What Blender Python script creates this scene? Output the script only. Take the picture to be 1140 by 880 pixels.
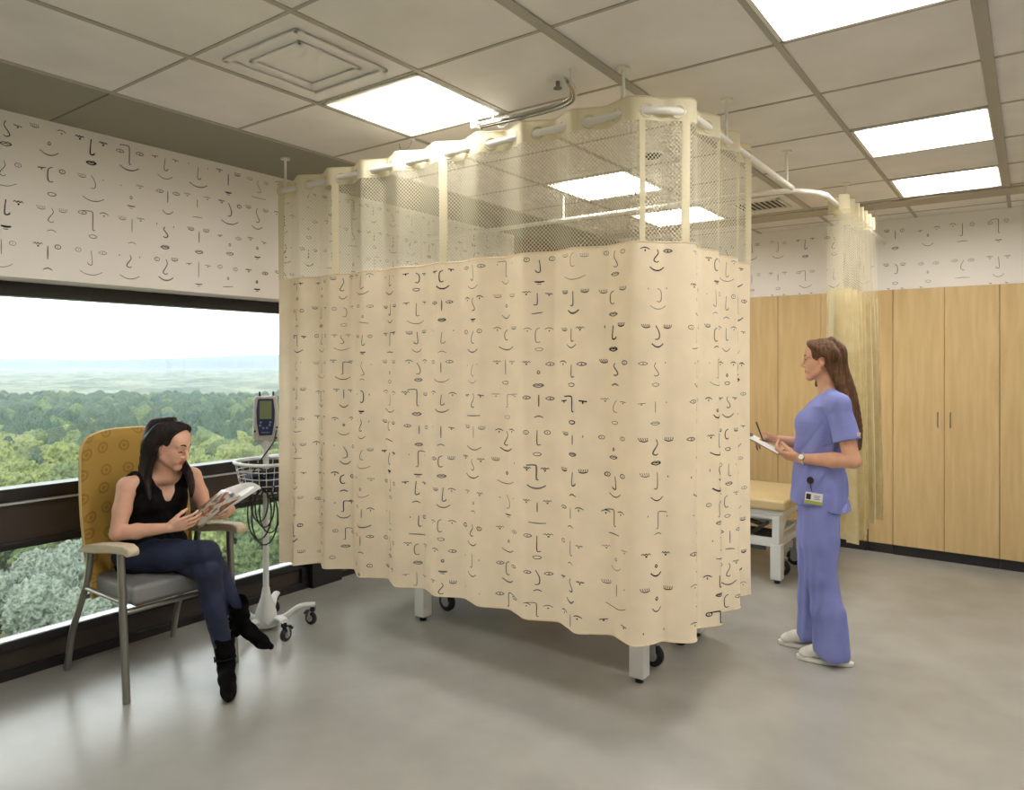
import bpy, math, random
import numpy as np
from mathutils import Vector, Matrix, noise as mnoise
for o in list(bpy.data.objects): bpy.data.objects.remove(o)
SC = bpy.context.scene
COL = SC.collection
PI = math.pi

# ---------------------------------------------------------------- camera
EYE = 1.543
YAW = math.radians(35.98)
cd = bpy.data.cameras.new('camera'); cam = bpy.data.objects.new('camera', cd); COL.objects.link(cam)
cam.location = (0, 0, EYE); cam.rotation_euler = (PI/2, 0, YAW)
cd.sensor_width = 36; cd.lens = 799/1140*36; cd.shift_y = -36/1140; cd.clip_end = 20000; cd.clip_start = .05
SC.camera = cam
# ---------------------------------------------------------------- light and exposure
SC.view_settings.view_transform = 'Standard'; SC.view_settings.look = 'None'
SC.view_settings.exposure = 0.92; SC.view_settings.gamma = 1.0; SC.view_settings.use_curve_mapping = False
SKY_STRENGTH = 2.75
LAMP_STRENGTH = 12.5
SUN_STRENGTH = 2.0
w = bpy.data.worlds.new('sky'); SC.world = w; w.use_nodes = True
nt = w.node_tree; N = nt.nodes; L = nt.links; N.clear()
out = N.new('ShaderNodeOutputWorld'); bg = N.new('ShaderNodeBackground'); bg.inputs[1].default_value = SKY_STRENGTH
tc = N.new('ShaderNodeTexCoord'); mp = N.new('ShaderNodeMapping'); mp.inputs['Scale'].default_value = (2, 2, 14)
nz = N.new('ShaderNodeTexNoise'); nz.inputs['Scale'].default_value = 1.6; nz.inputs['Detail'].default_value = 6
cr = N.new('ShaderNodeValToRGB'); e = cr.color_ramp.elements
e[0].position = .35; e[0].color = (.70, .73, .77, 1); e[1].position = .6; e[1].color = (.86, .86, .86, 1)
L.new(tc.outputs['Generated'], mp.inputs[0]); L.new(mp.outputs[0], nz.inputs[0]); L.new(nz.outputs[0], cr.inputs[0])
L.new(cr.outputs[0], bg.inputs[0]); L.new(bg.outputs[0], out.inputs[0])
sd = bpy.data.lights.new('sun', 'SUN'); sd.energy = SUN_STRENGTH; sd.angle = math.radians(12); sd.color = (1, .96, .88)
so = bpy.data.objects.new('sun', sd); COL.objects.link(so)
so.rotation_euler = Vector((-.55, .35, -.75)).to_track_quat('-Z', 'Y').to_euler()   # high veiled sun behind the building

# ---------------------------------------------------------------- helpers
def lin(c):
    r = []
    for v in c[:3]:
        v /= 255.
        r.append(v/12.92 if v <= .04045 else ((v+.055)/1.055)**2.4)
    return (*r, 1)
MATS = {}
def mat(name, rgb, rough=.5, metal=0., var=0., vscale=20., stretch=(1, 1, 1), bump=0., bscale=60., rgb2=None, trans=0., emit=0., spec=.5, sheen=0., subsurf=0., alpha=1., bdist=.01, detail=5):
    if name in MATS: return MATS[name]
    m = bpy.data.materials.new(name); m.use_nodes = True; MATS[name] = m
    n = m.node_tree.nodes; l = m.node_tree.links; b = n['Principled BSDF']; o = n['Material Output']
    b.inputs['Base Color'].default_value = lin(rgb); b.inputs['Roughness'].default_value = rough; b.inputs['Metallic'].default_value = metal
    b.inputs['Specular IOR Level'].default_value = spec; b.inputs['Sheen Weight'].default_value = sheen
    if subsurf: b.inputs['Subsurface Weight'].default_value = subsurf; b.inputs['Subsurface Radius'].default_value = (.02, .008, .004); b.inputs['Subsurface Scale'].default_value = .5
    t = n.new('ShaderNodeTexCoord'); mp = n.new('ShaderNodeMapping'); mp.inputs['Scale'].default_value = stretch; l.new(t.outputs['Object'], mp.inputs[0])
    col = None
    if var or rgb2:
        z = n.new('ShaderNodeTexNoise'); z.inputs['Scale'].default_value = vscale; z.inputs['Detail'].default_value = detail; l.new(mp.outputs[0], z.inputs[0])
        r = n.new('ShaderNodeValToRGB'); c2 = rgb2 or tuple(min(255, v*(1+var)) for v in rgb); c1 = rgb if rgb2 else tuple(v*(1-var) for v in rgb)
        r.color_ramp.elements[0].position = .35; r.color_ramp.elements[1].position = .65
        r.color_ramp.elements[0].color = lin(c1); r.color_ramp.elements[1].color = lin(c2)
        l.new(z.outputs[0], r.inputs[0]); l.new(r.outputs[0], b.inputs['Base Color']); col = r.outputs[0]
    if bump:
        z2 = n.new('ShaderNodeTexNoise'); z2.inputs['Scale'].default_value = bscale; z2.inputs['Detail'].default_value = 4; l.new(mp.outputs[0], z2.inputs[0])
        bp = n.new('ShaderNodeBump'); bp.inputs['Strength'].default_value = bump; bp.inputs['Distance'].default_value = bdist
        l.new(z2.outputs[0], bp.inputs['Height']); l.new(bp.outputs[0], b.inputs['Normal'])
    if emit:
        b.inputs['Emission Color'].default_value = lin(rgb); b.inputs['Emission Strength'].default_value = emit
    if trans:
        tr = n.new('ShaderNodeBsdfTranslucent'); tr.inputs[0].default_value = lin(rgb)
        if col: l.new(col, tr.inputs[0])
        mx = n.new('ShaderNodeMixShader'); mx.inputs[0].default_value = trans
        l.new(b.outputs[0], mx.inputs[1]); l.new(tr.outputs[0], mx.inputs[2]); l.new(mx.outputs[0], o.inputs[0])
    if alpha < 1: b.inputs['Alpha'].default_value = alpha
    return m
def net_mat(name, rgb, cell, hole, trans=.35):
    m = mat(name, rgb, .8, trans=trans); n = m.node_tree.nodes; l = m.node_tree.links; o = n['Material Output']
    src = o.inputs[0].links[0].from_socket
    t = n.new('ShaderNodeTexCoord'); mp = n.new('ShaderNodeMapping'); mp.inputs['Rotation'].default_value = (0, 0, PI/4); mp.inputs['Scale'].default_value = (1/cell,)*3
    v = n.new('ShaderNodeTexVoronoi'); v.voronoi_dimensions = '2D'; v.inputs['Randomness'].default_value = 0; v.inputs['Scale'].default_value = 1
    g = n.new('ShaderNodeMath'); g.operation = 'LESS_THAN'; g.inputs[1].default_value = hole
    tp = n.new('ShaderNodeBsdfTransparent'); mx = n.new('ShaderNodeMixShader')
    l.new(t.outputs['UV'], mp.inputs[0]); l.new(mp.outputs[0], v.inputs[0]); l.new(v.outputs['Distance'], g.inputs[0]); l.new(g.outputs[0], mx.inputs[0])
    l.new(src, mx.inputs[1]); l.new(tp.outputs[0], mx.inputs[2]); l.new(mx.outputs[0], o.inputs[0])
    return m

def empty(name, loc, label, cat, group=None, rz=0.):
    o = bpy.data.objects.new(name, None); COL.objects.link(o); o.location = loc; o.rotation_euler = (0, 0, rz); o.empty_display_size = .1
    o['label'] = label; o['category'] = cat
    if group: o['group'] = group
    return o
def tag(o, label=None, cat=None, group=None, kind=None):
    if label: o['label'] = label
    if cat: o['category'] = cat
    if group: o['group'] = group
    if kind: o['kind'] = kind
    return o
class MB:
    """collects shapes and links them as one mesh object"""
    def __init__(s): s.v = []; s.f = []; s.m = []; s.uv = {}; s.cur = 0
    def add(s, vs, fs, mi=None):
        b = len(s.v); s.v += [tuple(p) for p in vs]; s.f += [tuple(i+b for i in f) for f in fs]; s.m += [s.cur if mi is None else mi]*len(fs); return b
    def box(s, c, d, R=None, mi=None):
        x, y, z = (k/2 for k in d); vs = [Vector((a*x, b*y, e*z)) for a in (-1, 1) for b in (-1, 1) for e in (-1, 1)]
        if R is not None: vs = [R @ p for p in vs]
        vs = [p+Vector(c) for p in vs]
        s.add(vs, [(0, 1, 3, 2), (4, 6, 7, 5), (0, 4, 5, 1), (2, 3, 7, 6), (0, 2, 6, 4), (1, 5, 7, 3)], mi); return s
    def box2(s, lo, hi, mi=None): return s.box([(a+b)/2 for a, b in zip(lo, hi)], [b-a for a, b in zip(lo, hi)], None, mi)
    def tube(s, pts, r, n=10, closed=False, mi=None, caps=True, ell=1.):
        pts = [Vector(p) for p in pts]; rs = r if hasattr(r, '__len__') else [r]*len(pts); rings = []; up = None
        for i, p in enumerate(pts):
            a = pts[i-1] if (i or closed) else p; b = pts[(i+1) % len(pts)] if (i < len(pts)-1 or closed) else p
            t = (b-a).normalized() if (b-a).length > 1e-9 else Vector((0, 0, 1))
            if up is None: up = Vector((0, 0, 1)) if abs(t.z) < .9 else Vector((1, 0, 0))
            u = t.cross(up)
            if u.length < 1e-6: u = t.orthogonal()
            u.normalize(); w_ = u.cross(t).normalized(); up = w_
            rings.append([p+(u*math.cos(2*PI*k/n)+w_*ell*math.sin(2*PI*k/n))*rs[i] for k in range(n)])
        b0 = len(s.v); fs = []; m = len(rings)
        for i in range(m if closed else m-1):
            for k in range(n):
                j = (i+1) % m; fs.append((i*n+k, i*n+(k+1) % n, j*n+(k+1) % n, j*n+k))
        if not closed and caps: fs += [tuple(range(n))[::-1], tuple((m-1)*n+k for k in range(n))]
        s.add([p for r_ in rings for p in r_], fs, mi); return s
    def cyl(s, a, b, r, n=16, mi=None, r2=None): return s.tube([a, b], [r, r if r2 is None else r2], n, mi=mi)
    def ell(s, c, r, R=None, n=16, m=10, mi=None):
        vs = []; fs = []
        for i in range(m+1):
            th = PI*i/m
            for k in range(n):
                ph = 2*PI*k/n; p = Vector((r[0]*math.sin(th)*math.cos(ph), r[1]*math.sin(th)*math.sin(ph), r[2]*math.cos(th)))
                if R is not None: p = R @ p
                vs.append(p+Vector(c))
        for i in range(m):
            for k in range(n): fs.append((i*n+k, (i+1)*n+k, (i+1)*n+(k+1) % n, i*n+(k+1) % n))
        s.add(vs, fs, mi); return s
    def grid(s, fn, nu, nv, mi=None, uvf=None, flip=False):
        b = len(s.v); vs = [fn(i/(nu-1), j/(nv-1)) for i in range(nu) for j in range(nv)]
        fs = [(i*nv+j, (i+1)*nv+j, (i+1)*nv+j+1, i*nv+j+1) for i in range(nu-1) for j in range(nv-1)]
        if flip: fs = [f[::-1] for f in fs]
        s.add(vs, fs, mi)
        if uvf:
            for i in range(nu):
                for j in range(nv): s.uv[b+i*nv+j] = uvf(i/(nu-1), j/(nv-1))
        return s
    def prism(s, poly, axis, a, b, mi=None):
        """poly in the two other axes, extruded from a to b"""
        def mk(p, t): q = list(p); q.insert(axis, t); return q
        n = len(poly); s.add([mk(p, a) for p in poly]+[mk(p, b) for p in poly], [tuple(range(n))[::-1], tuple(range(n, 2*n))]+[(i, (i+1) % n, n+(i+1) % n, n+i) for i in range(n)], mi); return s
    def build(s, name, mats, parent=None, smooth=False, bevel=0., local=False, recalc=True):
        if not isinstance(mats, (list, tuple)): mats = [mats]
        vs = s.v
        if parent is not None and not local:
            q = parent; off = Vector((0, 0, 0))
            while q is not None: off += q.location; q = q.parent
            vs = [tuple(Vector(p)-off) for p in vs]
        me = bpy.data.meshes.new(name); me.from_pydata(vs, [], s.f); me.update()
        for m in mats: me.materials.append(m)
        me.polygons.foreach_set('material_index', s.m)
        if s.uv:
            ul = me.uv_layers.new(name='UVMap')
            for lp in me.loops: ul.data[lp.index].uv = s.uv.get(lp.vertex_index, (0, 0))
        if recalc:
            import bmesh
            bm = bmesh.new(); bm.from_mesh(me); bmesh.ops.recalc_face_normals(bm, faces=bm.faces); bm.to_mesh(me); bm.free()
        if smooth: me.shade_smooth()
        o = bpy.data.objects.new(name, me); COL.objects.link(o)
        if parent is not None: o.parent = parent
        if bevel:
            b = o.modifiers.new('bevel', 'BEVEL'); b.width = bevel; b.segments = 3; b.limit_method = 'ANGLE'; b.angle_limit = math.radians(40); me.shade_smooth()
            o.modifiers.new('wn', 'WEIGHTED_NORMAL').keep_sharp = True
        elif smooth:
            me.set_sharp_from_angle(angle=math.radians(50))
        return o
def structure(o): o['kind'] = 'structure'; return o
def copy_tree(o, parent=None):
    c = o.copy(); COL.objects.link(c)
    if parent is not None: c.parent = parent
    for ch in list(o.children): copy_tree(ch, c)
    return c
def smoothpath(pts, n=6):
    pts = [Vector(p) for p in pts]; P = [pts[0]]+pts+[pts[-1]]; r = []
    for i in range(1, len(P)-2):
        for k in range(n):
            t = k/n; a, b, c, d = P[i-1], P[i], P[i+1], P[i+2]
            r.append(.5*((2*b)+(c-a)*t+(2*a-5*b+4*c-d)*t*t+(-a+3*b-3*c+d)*t**3))
    r.append(pts[-1]); return r

# ---- line-drawn faces (ink ribbons lying on a surface)
def face_strokes(g):
    """strokes of one drawn face in a unit square, ink widths in metres"""
    R = g.uniform; S = []; w = R(.0026, .0048); big = g.random() < .22
    if big: w *= 1.35
    ex = R(.26, .36); ey = R(.28, .38)
    kind = g.randrange(7)
    for sd in (-1, 1):
        x = sd*ex+R(-.03, .03); y = ey+R(-.03, .03)
        k = kind if g.random() < .8 else g.randrange(7)
        if k == 0: S.append(([(x-.012, y), (x+.012, y-.004)], w*2.2))
        elif k == 1:
            S.append(([(x-.12, y+.06), (x-.04, y+.11), (x+.05, y+.1), (x+.13, y+.04)], w)); S.append(([(x-.015, y), (x+.02, y)], w*2.4))
        elif k == 2:
            S.append(([(x-.12, y), (x-.04, y+.06), (x+.06, y+.05), (x+.12, y), (x+.03, y-.05), (x-.06, y-.04), (x-.12, y)], w*.8)); S.append(([(x-.01, y), (x+.02, y)], w*2))
        elif k == 3:
            S.append(([(x-.1, y+.02*sd), (x+.1, y-.01*sd)], w*1.2)); S.append(([(x-.02, y-.05), (x+.02, y-.05)], w*2))
        elif k == 4:
            S.append(([(x+.08*math.cos(a), y+.07*math.sin(a)) for a in [j*.8 for j in range(9)]], w*.8)); S.append(([(x-.01, y), (x+.01, y)], w*1.6))
        elif k == 5:
            for j in range(5): S.append(([(x-.1+.05*j, y+.03), (x-.11+.05*j+.02*sd, y+.12)], w*.7))
            S.append(([(x-.1, y+.02), (x, y-.01), (x+.1, y+.02)], w))
        else:
            z = [(x-.12+.04*j, y+.08+(.03 if j % 2 else -.02)) for j in range(7)]; S.append((z, w*.8)); S.append(([(x-.02, y), (x+.03, y+.005)], w*2))
    n = g.randrange(8); s = g.choice((-1, 1)); t = R(.32, .46); b = R(-.18, -.02)
    if n == 0: P = [(0, t), (.0, (t+b)/2), (0, b)]
    elif n == 1: P = [(0, t), (0, b), (s*.1, b-.01)]
    elif n == 2: P = [(0, t), (-.04*s, (t+b)/2+.08), (.07*s, b+.1), (.09*s, b), (0, b-.05), (-.05*s, b)]
    elif n == 3: P = [(-s*.3, t+.04), (-.04*s, t+.06), (0, t-.08), (.0, b), (s*.06, b-.02)]
    elif n == 4: P = [(.06*s, t), (-.05*s, (t+b)/2), (-.04*s, b+.04), (.08*s, b)]
    elif n == 5: P = [(0, t), (.03*s, b), (-.07*s, b-.02), (-.1*s, b+.05)]
    elif n == 6: P = [(0, b+.12), (.03*s, b+.05), (0, b), (-.04*s, b+.05), (0, b+.12)]
    else: P = [(-.02*s, t), (.09*s, t-.1), (.1*s, b+.1), (.04*s, b), (-.04*s, b+.03)]
    S.append((P, w*1.1))
    m = g.randrange(8); my = R(-.5, -.36); mw = R(.14, .34)
    if m < 3: S.append(([(-mw, my+.1), (-mw*.5, my), (0, my-.03), (mw*.5, my), (mw, my+.1)], w*R(.8, 1.4)))
    elif m == 3: S.append(([(-mw, my+R(-.04, .04)), (0, my), (mw, my+R(-.04, .04))], w))
    elif m == 4:
        S.append(([(-.14, my), (-.05, my+.06), (0, my+.03), (.05, my+.06), (.14, my), (0, my-.07), (-.14, my), (.14, my)], w*.9))
    elif m == 5:
        S.append(([(-.12, my), (0, my-.02), (.13, my)], w*1.8)); S.append(([(-.06, my-.1), (.06, my-.1)], w*.8))
    elif m == 6: S.append(([(-.11, my+.02), (0, my+.06), (.11, my+.02), (.06, my-.05), (-.06, my-.05), (-.11, my+.02)], w*.8))
    else: S.append(([(-.12, my-.02), (0, my+.04), (.12, my-.02)], w))
    return S, (1 if g.random() < .62 else 2)
def ink(mb, fmap, cx, cz, size, S, mi, clip=None, sy=1.):
    for pts, wd in S:
        if len(pts) > 2:
            P = [(q.x, q.y) for q in smoothpath([(a, b, 0) for a, b in pts], 4)]
        else: P = pts
        P = [(cx+a*size, cz+b*size*sy) for a, b in P]
        if clip and not all(clip[0] < p[0] < clip[1] and clip[2] < p[1] < clip[3] for p in P): continue
        vs = []
        for i, p in enumerate(P):
            a = P[max(0, i-1)]; b = P[min(len(P)-1, i+1)]; dx, dz = b[0]-a[0], b[1]-a[1]; l = math.hypot(dx, dz) or 1
            h = wd/2*(.55+.45*math.sin(PI*min(.85, max(.15, i/(len(P)-1)))))
            nx, nz = -dz/l*h, dx/l*h
            vs += [fmap(p[0]+nx, p[1]+nz), fmap(p[0]-nx, p[1]-nz)]
        mb.add(vs, [(2*i, 2*i+1, 2*i+3, 2*i+2) for i in range(len(P)-1)], mi)
INK = mat('ink_dark', (38, 36, 38), .8); INK2 = mat('ink_faint', (112, 106, 98), .8)

# ---------------------------------------------------------------- room
H = 2.70; XW = -3.81; XG = -4.02; YB = 6.5; XR = 2.9; YF = -2.4
fm = mat('floor_vinyl', (158, 157, 151), .25, var=.025, vscale=4, bump=.02, bscale=300, spec=.5)
structure(MB().box2((XG-.14, YF, -.12), (XR, YB+.7, 0)).build('floor', fm))
paper = mat('wallpaper_white', (246, 242, 235), .75)
wallp = mat('wall_paint', (222, 217, 205), .8)
# header wall above the windows with the face wallpaper
m = MB(); m.box2((XG-.14, YF, 1.94), (XW, 5.28, H)); g = random.Random(7)
k = -20
while True:
    y = 1.669+.19*k; k += 1
    if y < YF+.15: continue
    if y > 5.2: break
    for z in (2.60, 2.42, 2.235, 2.05):
        S, mi = face_strokes(g); ink(m, lambda a, b: (XW+.0015, a, b), y+g.uniform(-.01, .01), z, .165, S, mi, (YF, 5.27, 1.95, 2.695), .84)
structure(m.build('wall_left', [paper, INK, INK2], recalc=False))
m = MB(); m.box2((XG-.14, YB, 2.132), (XR, YB+.7, H+.1)); m.box2((XG-.14, YB+.6, 0), (XR, YB+.7, 2.132)); g = random.Random(11)
x = -3.66
while x < XR-.1:
    for z in (2.545, 2.27):
        S, mi = face_strokes(g); ink(m, lambda a, b: (a, YB-.0015, b), x, z, .165, S, mi, None, 1.05)
    for q in (-1, 1):
        if g.random() < .7: ink(m, lambda a, b: (a, YB-.0015, b), x, 2.08, .165, [([(q*.3-.05, .38), (q*.3+.05, .36)], .006)], 1)
    x += .23
structure(m.build('wall_back', [paper, INK, INK2], recalc=False))
structure(MB().box2((XR, YF, 0), (XR+.1, YB+.7, H+.1)).build('wall_right', wallp))
structure(MB().box2((XG-.14, YF-.1, 0), (XR+.1, YF, H+.1)).build('wall_front', wallp))
# ceiling tiles on a 2 ft grid, with openings for the troffers
tilem = mat('ceiling_tile', (236, 232, 227), .9, var=.02, vscale=3, bump=.15, bscale=220)
GX = [XW+.62+.61*k for k in range(0, 11)]; GX[-1] = XR; GY = [YF]+[1.48+.5975*k for k in range(-6, 9)]+[YB]
LIGHTS = [(-2.58, 2.0775), (-2.58, 3.87), (-2.58, 5.065), (-.75, 3.87), (-.75, 5.065), (-.75, 2.0775), (-2.58, .285), (-.75, .285), (1.08, 3.87), (1.08, 2.0775), (1.08, .285)]  # later entries, overhead and out of view, are added to light the room
def islight(x, y): return any(abs(x-a) < .08 and abs(y-b) < .08 for a, b in LIGHTS)
m = MB()
for i in range(len(GX)-1):
    for j in range(len(GY)-1):
        if GX[i+1]-GX[i] < .02 or islight(GX[i], GY[j]): continue
        m.box2((GX[i]+.001, GY[j]+.001, H), (GX[i+1]-.001, GY[j+1]-.001, H+.02))
structure(m.build('ceiling', tilem))
tbar = mat('ceiling_grid', (176, 171, 158), .6)
m = MB()
for x in GX[:-1]: m.box2((x-.012, YF, H-.004), (x+.012, YB, H+.001))
for x in (XW+.62+1.83+.61*.0, GX[5]): m.box2((x-.022, YF, H-.008), (x+.022, 5.70, H-.002))
for y in GY[1:-1]: m.box2((XW+.62, y-.007, H-.0035), (XR, y+.007, H+.001))
structure(m.build('trim_1', tbar))
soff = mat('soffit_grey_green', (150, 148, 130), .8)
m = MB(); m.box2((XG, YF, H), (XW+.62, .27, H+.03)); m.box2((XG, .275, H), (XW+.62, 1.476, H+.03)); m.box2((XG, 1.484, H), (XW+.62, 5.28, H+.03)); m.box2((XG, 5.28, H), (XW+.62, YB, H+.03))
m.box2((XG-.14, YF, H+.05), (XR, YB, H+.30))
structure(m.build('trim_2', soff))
structure(MB().box2((XW+.62, 5.71, H-.018), (XR, 5.93, H-.002)).build('trim_3', mat('trim_beige', (183, 177, 160), .7), bevel=.004))

# windows: dark bronze frames with a mid spandrel
blk = mat('frame_black', (26, 25, 26), .35, spec=.6); brz = mat('frame_bronze', (62, 54, 47), .4, var=.05, vscale=4); slv = mat('frame_silver_edge', (190, 195, 198), .3, metal=.3)
gl = bpy.data.materials.new('window_glass'); gl.use_nodes = True; n = gl.node_tree.nodes; l = gl.node_tree.links; n.clear()
o_ = n.new('ShaderNodeOutputMaterial'); mx = n.new('ShaderNodeMixShader'); tp = n.new('ShaderNodeBsdfTransparent'); tp.inputs[0].default_value = (.93, .96, .95, 1); gs = n.new('ShaderNodeBsdfGlossy'); gs.inputs['Roughness'].default_value = .02
fr = n.new('ShaderNodeFresnel'); fr.inputs[0].default_value = 1.45
l.new(fr.outputs[0], mx.inputs[0]); l.new(tp.outputs[0], mx.inputs[1]); l.new(gs.outputs[0], mx.inputs[2]); l.new(mx.outputs[0], o_.inputs[0])
def window(nm, y0, y1):
    r = bpy.data.objects.new(nm, None); COL.objects.link(r); r.location = (XG, (y0+y1)/2, 0); r['kind'] = 'structure'
    m = MB()
    m.box2((XG-.10, y0, 1.87), (XG, y1, 1.94)); m.box2((XG-.10, y0, .865), (XG+.01, y1, .93)); m.box2((XG-.10, y0, .63), (XG, y1, .665))
    m.box2((XG-.10, y0, .14), (XG+.0, y1, .185)); m.box2((XG-.10, y0, 0), (XG+.005, y1, .045)); m.box2((XG-.10, y0, .0), (XG, y0+.05, 1.9)); m.box2((XG-.10, y1-.05, 0), (XG, y1, 1.9))
    m.build('window_frame', blk, r, bevel=.003)
    m = MB(); m.box2((XG-.08, y0+.05, .66), (XG-.02, y1-.05, .87)); m.box2((XG-.08, y0+.05, .04), (XG-.025, y1-.05, .145)); m.build('spandrel_panel', brz, r)
    m = MB(); m.box2((XG-.012, y0+.05, .851), (XG+.004, y1-.05, .863)); m.box2((XG-.05, y0+.05, .186), (XG-.002, y1-.05, .192)); m.build('edge_strip', slv, r)
    m = MB(); m.box2((XG-.062, y0+.05, .93), (XG-.056, y1-.05, 1.87)); m.box2((XG-.062, y0+.05, .19), (XG-.056, y1-.05, .63)); m.build('window_pane', gl, r)
window('window_1', -.35, 3.16); window('window_2', 3.42, 5.28); window('window_3', YF, -.60)
structure(MB().box2((XG-.14, 3.16, 0), (XG+.045, 3.42, 1.94)).build('trim_4', blk, bevel=.004))
structure(MB().box2((XG-.14, -.60, 0), (XG+.045, -.35, 1.94)).build('trim_5', blk, bevel=.004))
structure(MB().box2((XG-.14, 5.28, 0), (XG, YB, H)).build('wall_corner', wallp))

# ---------------------------------------------------------------- cabinets
maple = mat('maple_veneer', (204, 176, 126), .42, rgb2=(214, 188, 138), vscale=3.2, stretch=(9, 9, .8), spec=.35)
maple_d = mat('maple_shadow_gap', (150, 122, 80), .6); plinthm = mat('plinth_black', (34, 34, 36), .5); steel = mat('brushed_steel', (150, 148, 142), .32, metal=.9)
CAB = [(-3.81, -3.252, 'leftmost maple wardrobe on the back wall, behind the drawn curtains'),
       (-3.25, -2.532, 'maple wardrobe on the back wall, second from the window corner'),
       (-2.53, -1.812, 'maple wardrobe on the back wall just left of the nurse, partly behind the face curtain'),
       (-1.81, -1.10, 'two-door maple wardrobe on the back wall directly behind the nurse'),
       (-.91, -.202, 'two-door maple wardrobe with steel handles right of the pulled-back curtain'),
       (-.20, .508, 'maple wardrobe on the back wall at the right edge of the view'),
       (.51, 1.21, 'maple wardrobe on the back wall beyond the right edge')]
for i, (x0, x1, lb) in enumerate(CAB):
    r = empty('tall_cabinet', ((x0+x1)/2, YB-.01, 0), lb, 'cabinet', 'maple wardrobes along the back wall')
    xm = (x0+x1)/2
    MB().box2((x0, YB-.018, .075), (x1, YB+.57, 2.13)).build('cabinet_body', maple_d, r)
    for s in (-1, 1):
        a, b = (x0+.001, xm-.0014) if s < 0 else (xm+.0014, x1-.001)
        d = MB().box2((a, YB-.038, .08), (b, YB-.019, 2.128)).build('door', maple, r, bevel=.0015)
        hx = xm+s*.042
        m = MB(); m.tube([(hx, YB-.038, 1.155), (hx, YB-.062, 1.15), (hx, YB-.066, 1.10), (hx, YB-.062, 1.05), (hx, YB-.038, 1.045)], .0045, 8)
        m.build('handle', steel, d, smooth=True, local=False)
    MB().box2((x0, YB-.022, .0), (x1, YB+.5, .075)).build('plinth', plinthm, r)
m = MB(); m.box2((-1.095, YB-.012, .075), (-.915, YB+.02, 2.13)); o = m.build('trim_6', maple); structure(o)
structure(MB().box2((-1.095, YB-.014, 0), (-.915, YB+.02, .075)).build('trim_7', plinthm))
# wooden panel unit in the window corner
r = empty('corner_cabinet', (-3.92, 5.9, 0), 'tall brown wooden cabinet in the far window corner, seen through the curtain net', 'cabinet')
MB().box2((XG+.004, 5.285, 0), (XW-.02, YB-.045, H-.01)).build('cabinet_body', maple_d, r)
MB().box2((XW-.02, 5.29, .08), (XW, 5.87, H-.012)).build('door', mat('brown_veneer', (150, 118, 74), .45, var=.05, vscale=3, stretch=(8, 8, .8)), r, bevel=.0015)
MB().box2((XW-.02, 5.875, .08), (XW, YB-.05, H-.012)).build('door', MATS['brown_veneer'], r, bevel=.0015)

# ---------------------------------------------------------------- ceiling fittings
white_enamel = mat('white_enamel', (232, 230, 222), .5); lampm = mat('lamp_diffuser', (255, 250, 246), .5, emit=LAMP_STRENGTH); lampm2 = mat('lamp_reflector', (246, 240, 226), .6)
LL = ['square ceiling light nearest the window at the top left of the view', 'square ceiling light seen through the net of the face curtain, nearer one', 'square ceiling light seen through the curtain net just above the fabric, farther one',
      'square ceiling light at the right above the nurse, nearer of two', 'square ceiling light at the right above the wardrobes, farther of two',
      'added square ceiling light nearly overhead in front of the curtain', 'added unseen square ceiling light beside the window behind the camera', 'added unseen square ceiling light just behind the camera',
      'added unseen square ceiling light beyond the right edge, farthest', 'added unseen square ceiling light beyond the right edge, middle', 'added unseen square ceiling light beyond the right edge, behind the camera']
for (x, y), lb in zip(LIGHTS, LL):
    r = empty('ceiling_light', (x+.305, y+.299, H), lb, 'ceiling light', 'square recessed ceiling lights'); a, b, c, d = x+.012, x+.598, y+.012, y+.586
    m = MB(); m.box2((a, c, H-.006), (b, c+.016, H+.02)); m.box2((a, d-.016, H-.006), (b, d, H+.02)); m.box2((a, c, H-.006), (a+.016, d, H+.02)); m.box2((b-.016, c, H-.006), (b, d, H+.02)); m.build('frame', white_enamel, r)
    m = MB(); t = .07; zt = H+.045
    A = [(a+.016, c+.016, H), (b-.016, c+.016, H), (b-.016, d-.016, H), (a+.016, d-.016, H)]; B = [(a+.03, c+.15, zt), (b-.03, c+.15, zt), (b-.03, d-.03, zt), (a+.03, d-.03, zt)]
    m.add(A+B, [(0, 1, 5, 4), (1, 2, 6, 5), (2, 3, 7, 6), (3, 0, 4, 7)]); m.build('reflector', lampm2, r, recalc=False)
    m = MB(); m.box2((a+.03, c+.15, zt), (b-.03, d-.03, zt+.004)); m.build('diffuser', lampm, r)
darkslot = mat('vent_slot', (60, 58, 54), .7)
r = empty('ceiling_vent', (-1.62, 5.33, H), 'white ceiling air vent with dark slats above the nurse and curtain rail', 'vent')
m = MB()
for a, b, c, d in ((-1.80, -1.44, 5.16, 5.18), (-1.80, -1.44, 5.48, 5.50), (-1.80, -1.78, 5.16, 5.50), (-1.46, -1.44, 5.16, 5.50)): m.box2((a, c, H-.012), (b, d, H))
m.build('frame', white_enamel, r)
for k in range(8): MB().box((-1.752+.0375*k, 5.33, H-.004), (.009, .30, .003)).build('slat', white_enamel, r)
MB().box2((-1.79, 5.17, H-.002), (-1.45, 5.49, H-.001)).build('backing', darkslot, r)
r = empty('ceiling_vent', (-1.72, 3.68, H), 'small dark round ceiling grille seen through the curtain net', 'vent')
m = MB(); m.tube([(-1.72, 3.68, H), (-1.72, 3.68, H-.014)], [.07, .055], 24); m.build('cover', darkslot, r, smooth=True)
m = MB(); m.tube([(-1.72+.072*math.cos(a*PI/12), 3.68+.072*math.sin(a*PI/12), H-.004) for a in range(24)], .006, 8, closed=True); m.build('rim', white_enamel, r, smooth=True)
r = empty('ceiling_diffuser', (-2.275, 1.78, H), 'square white air diffuser with stepped louvres in the ceiling near the window', 'vent')
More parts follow.
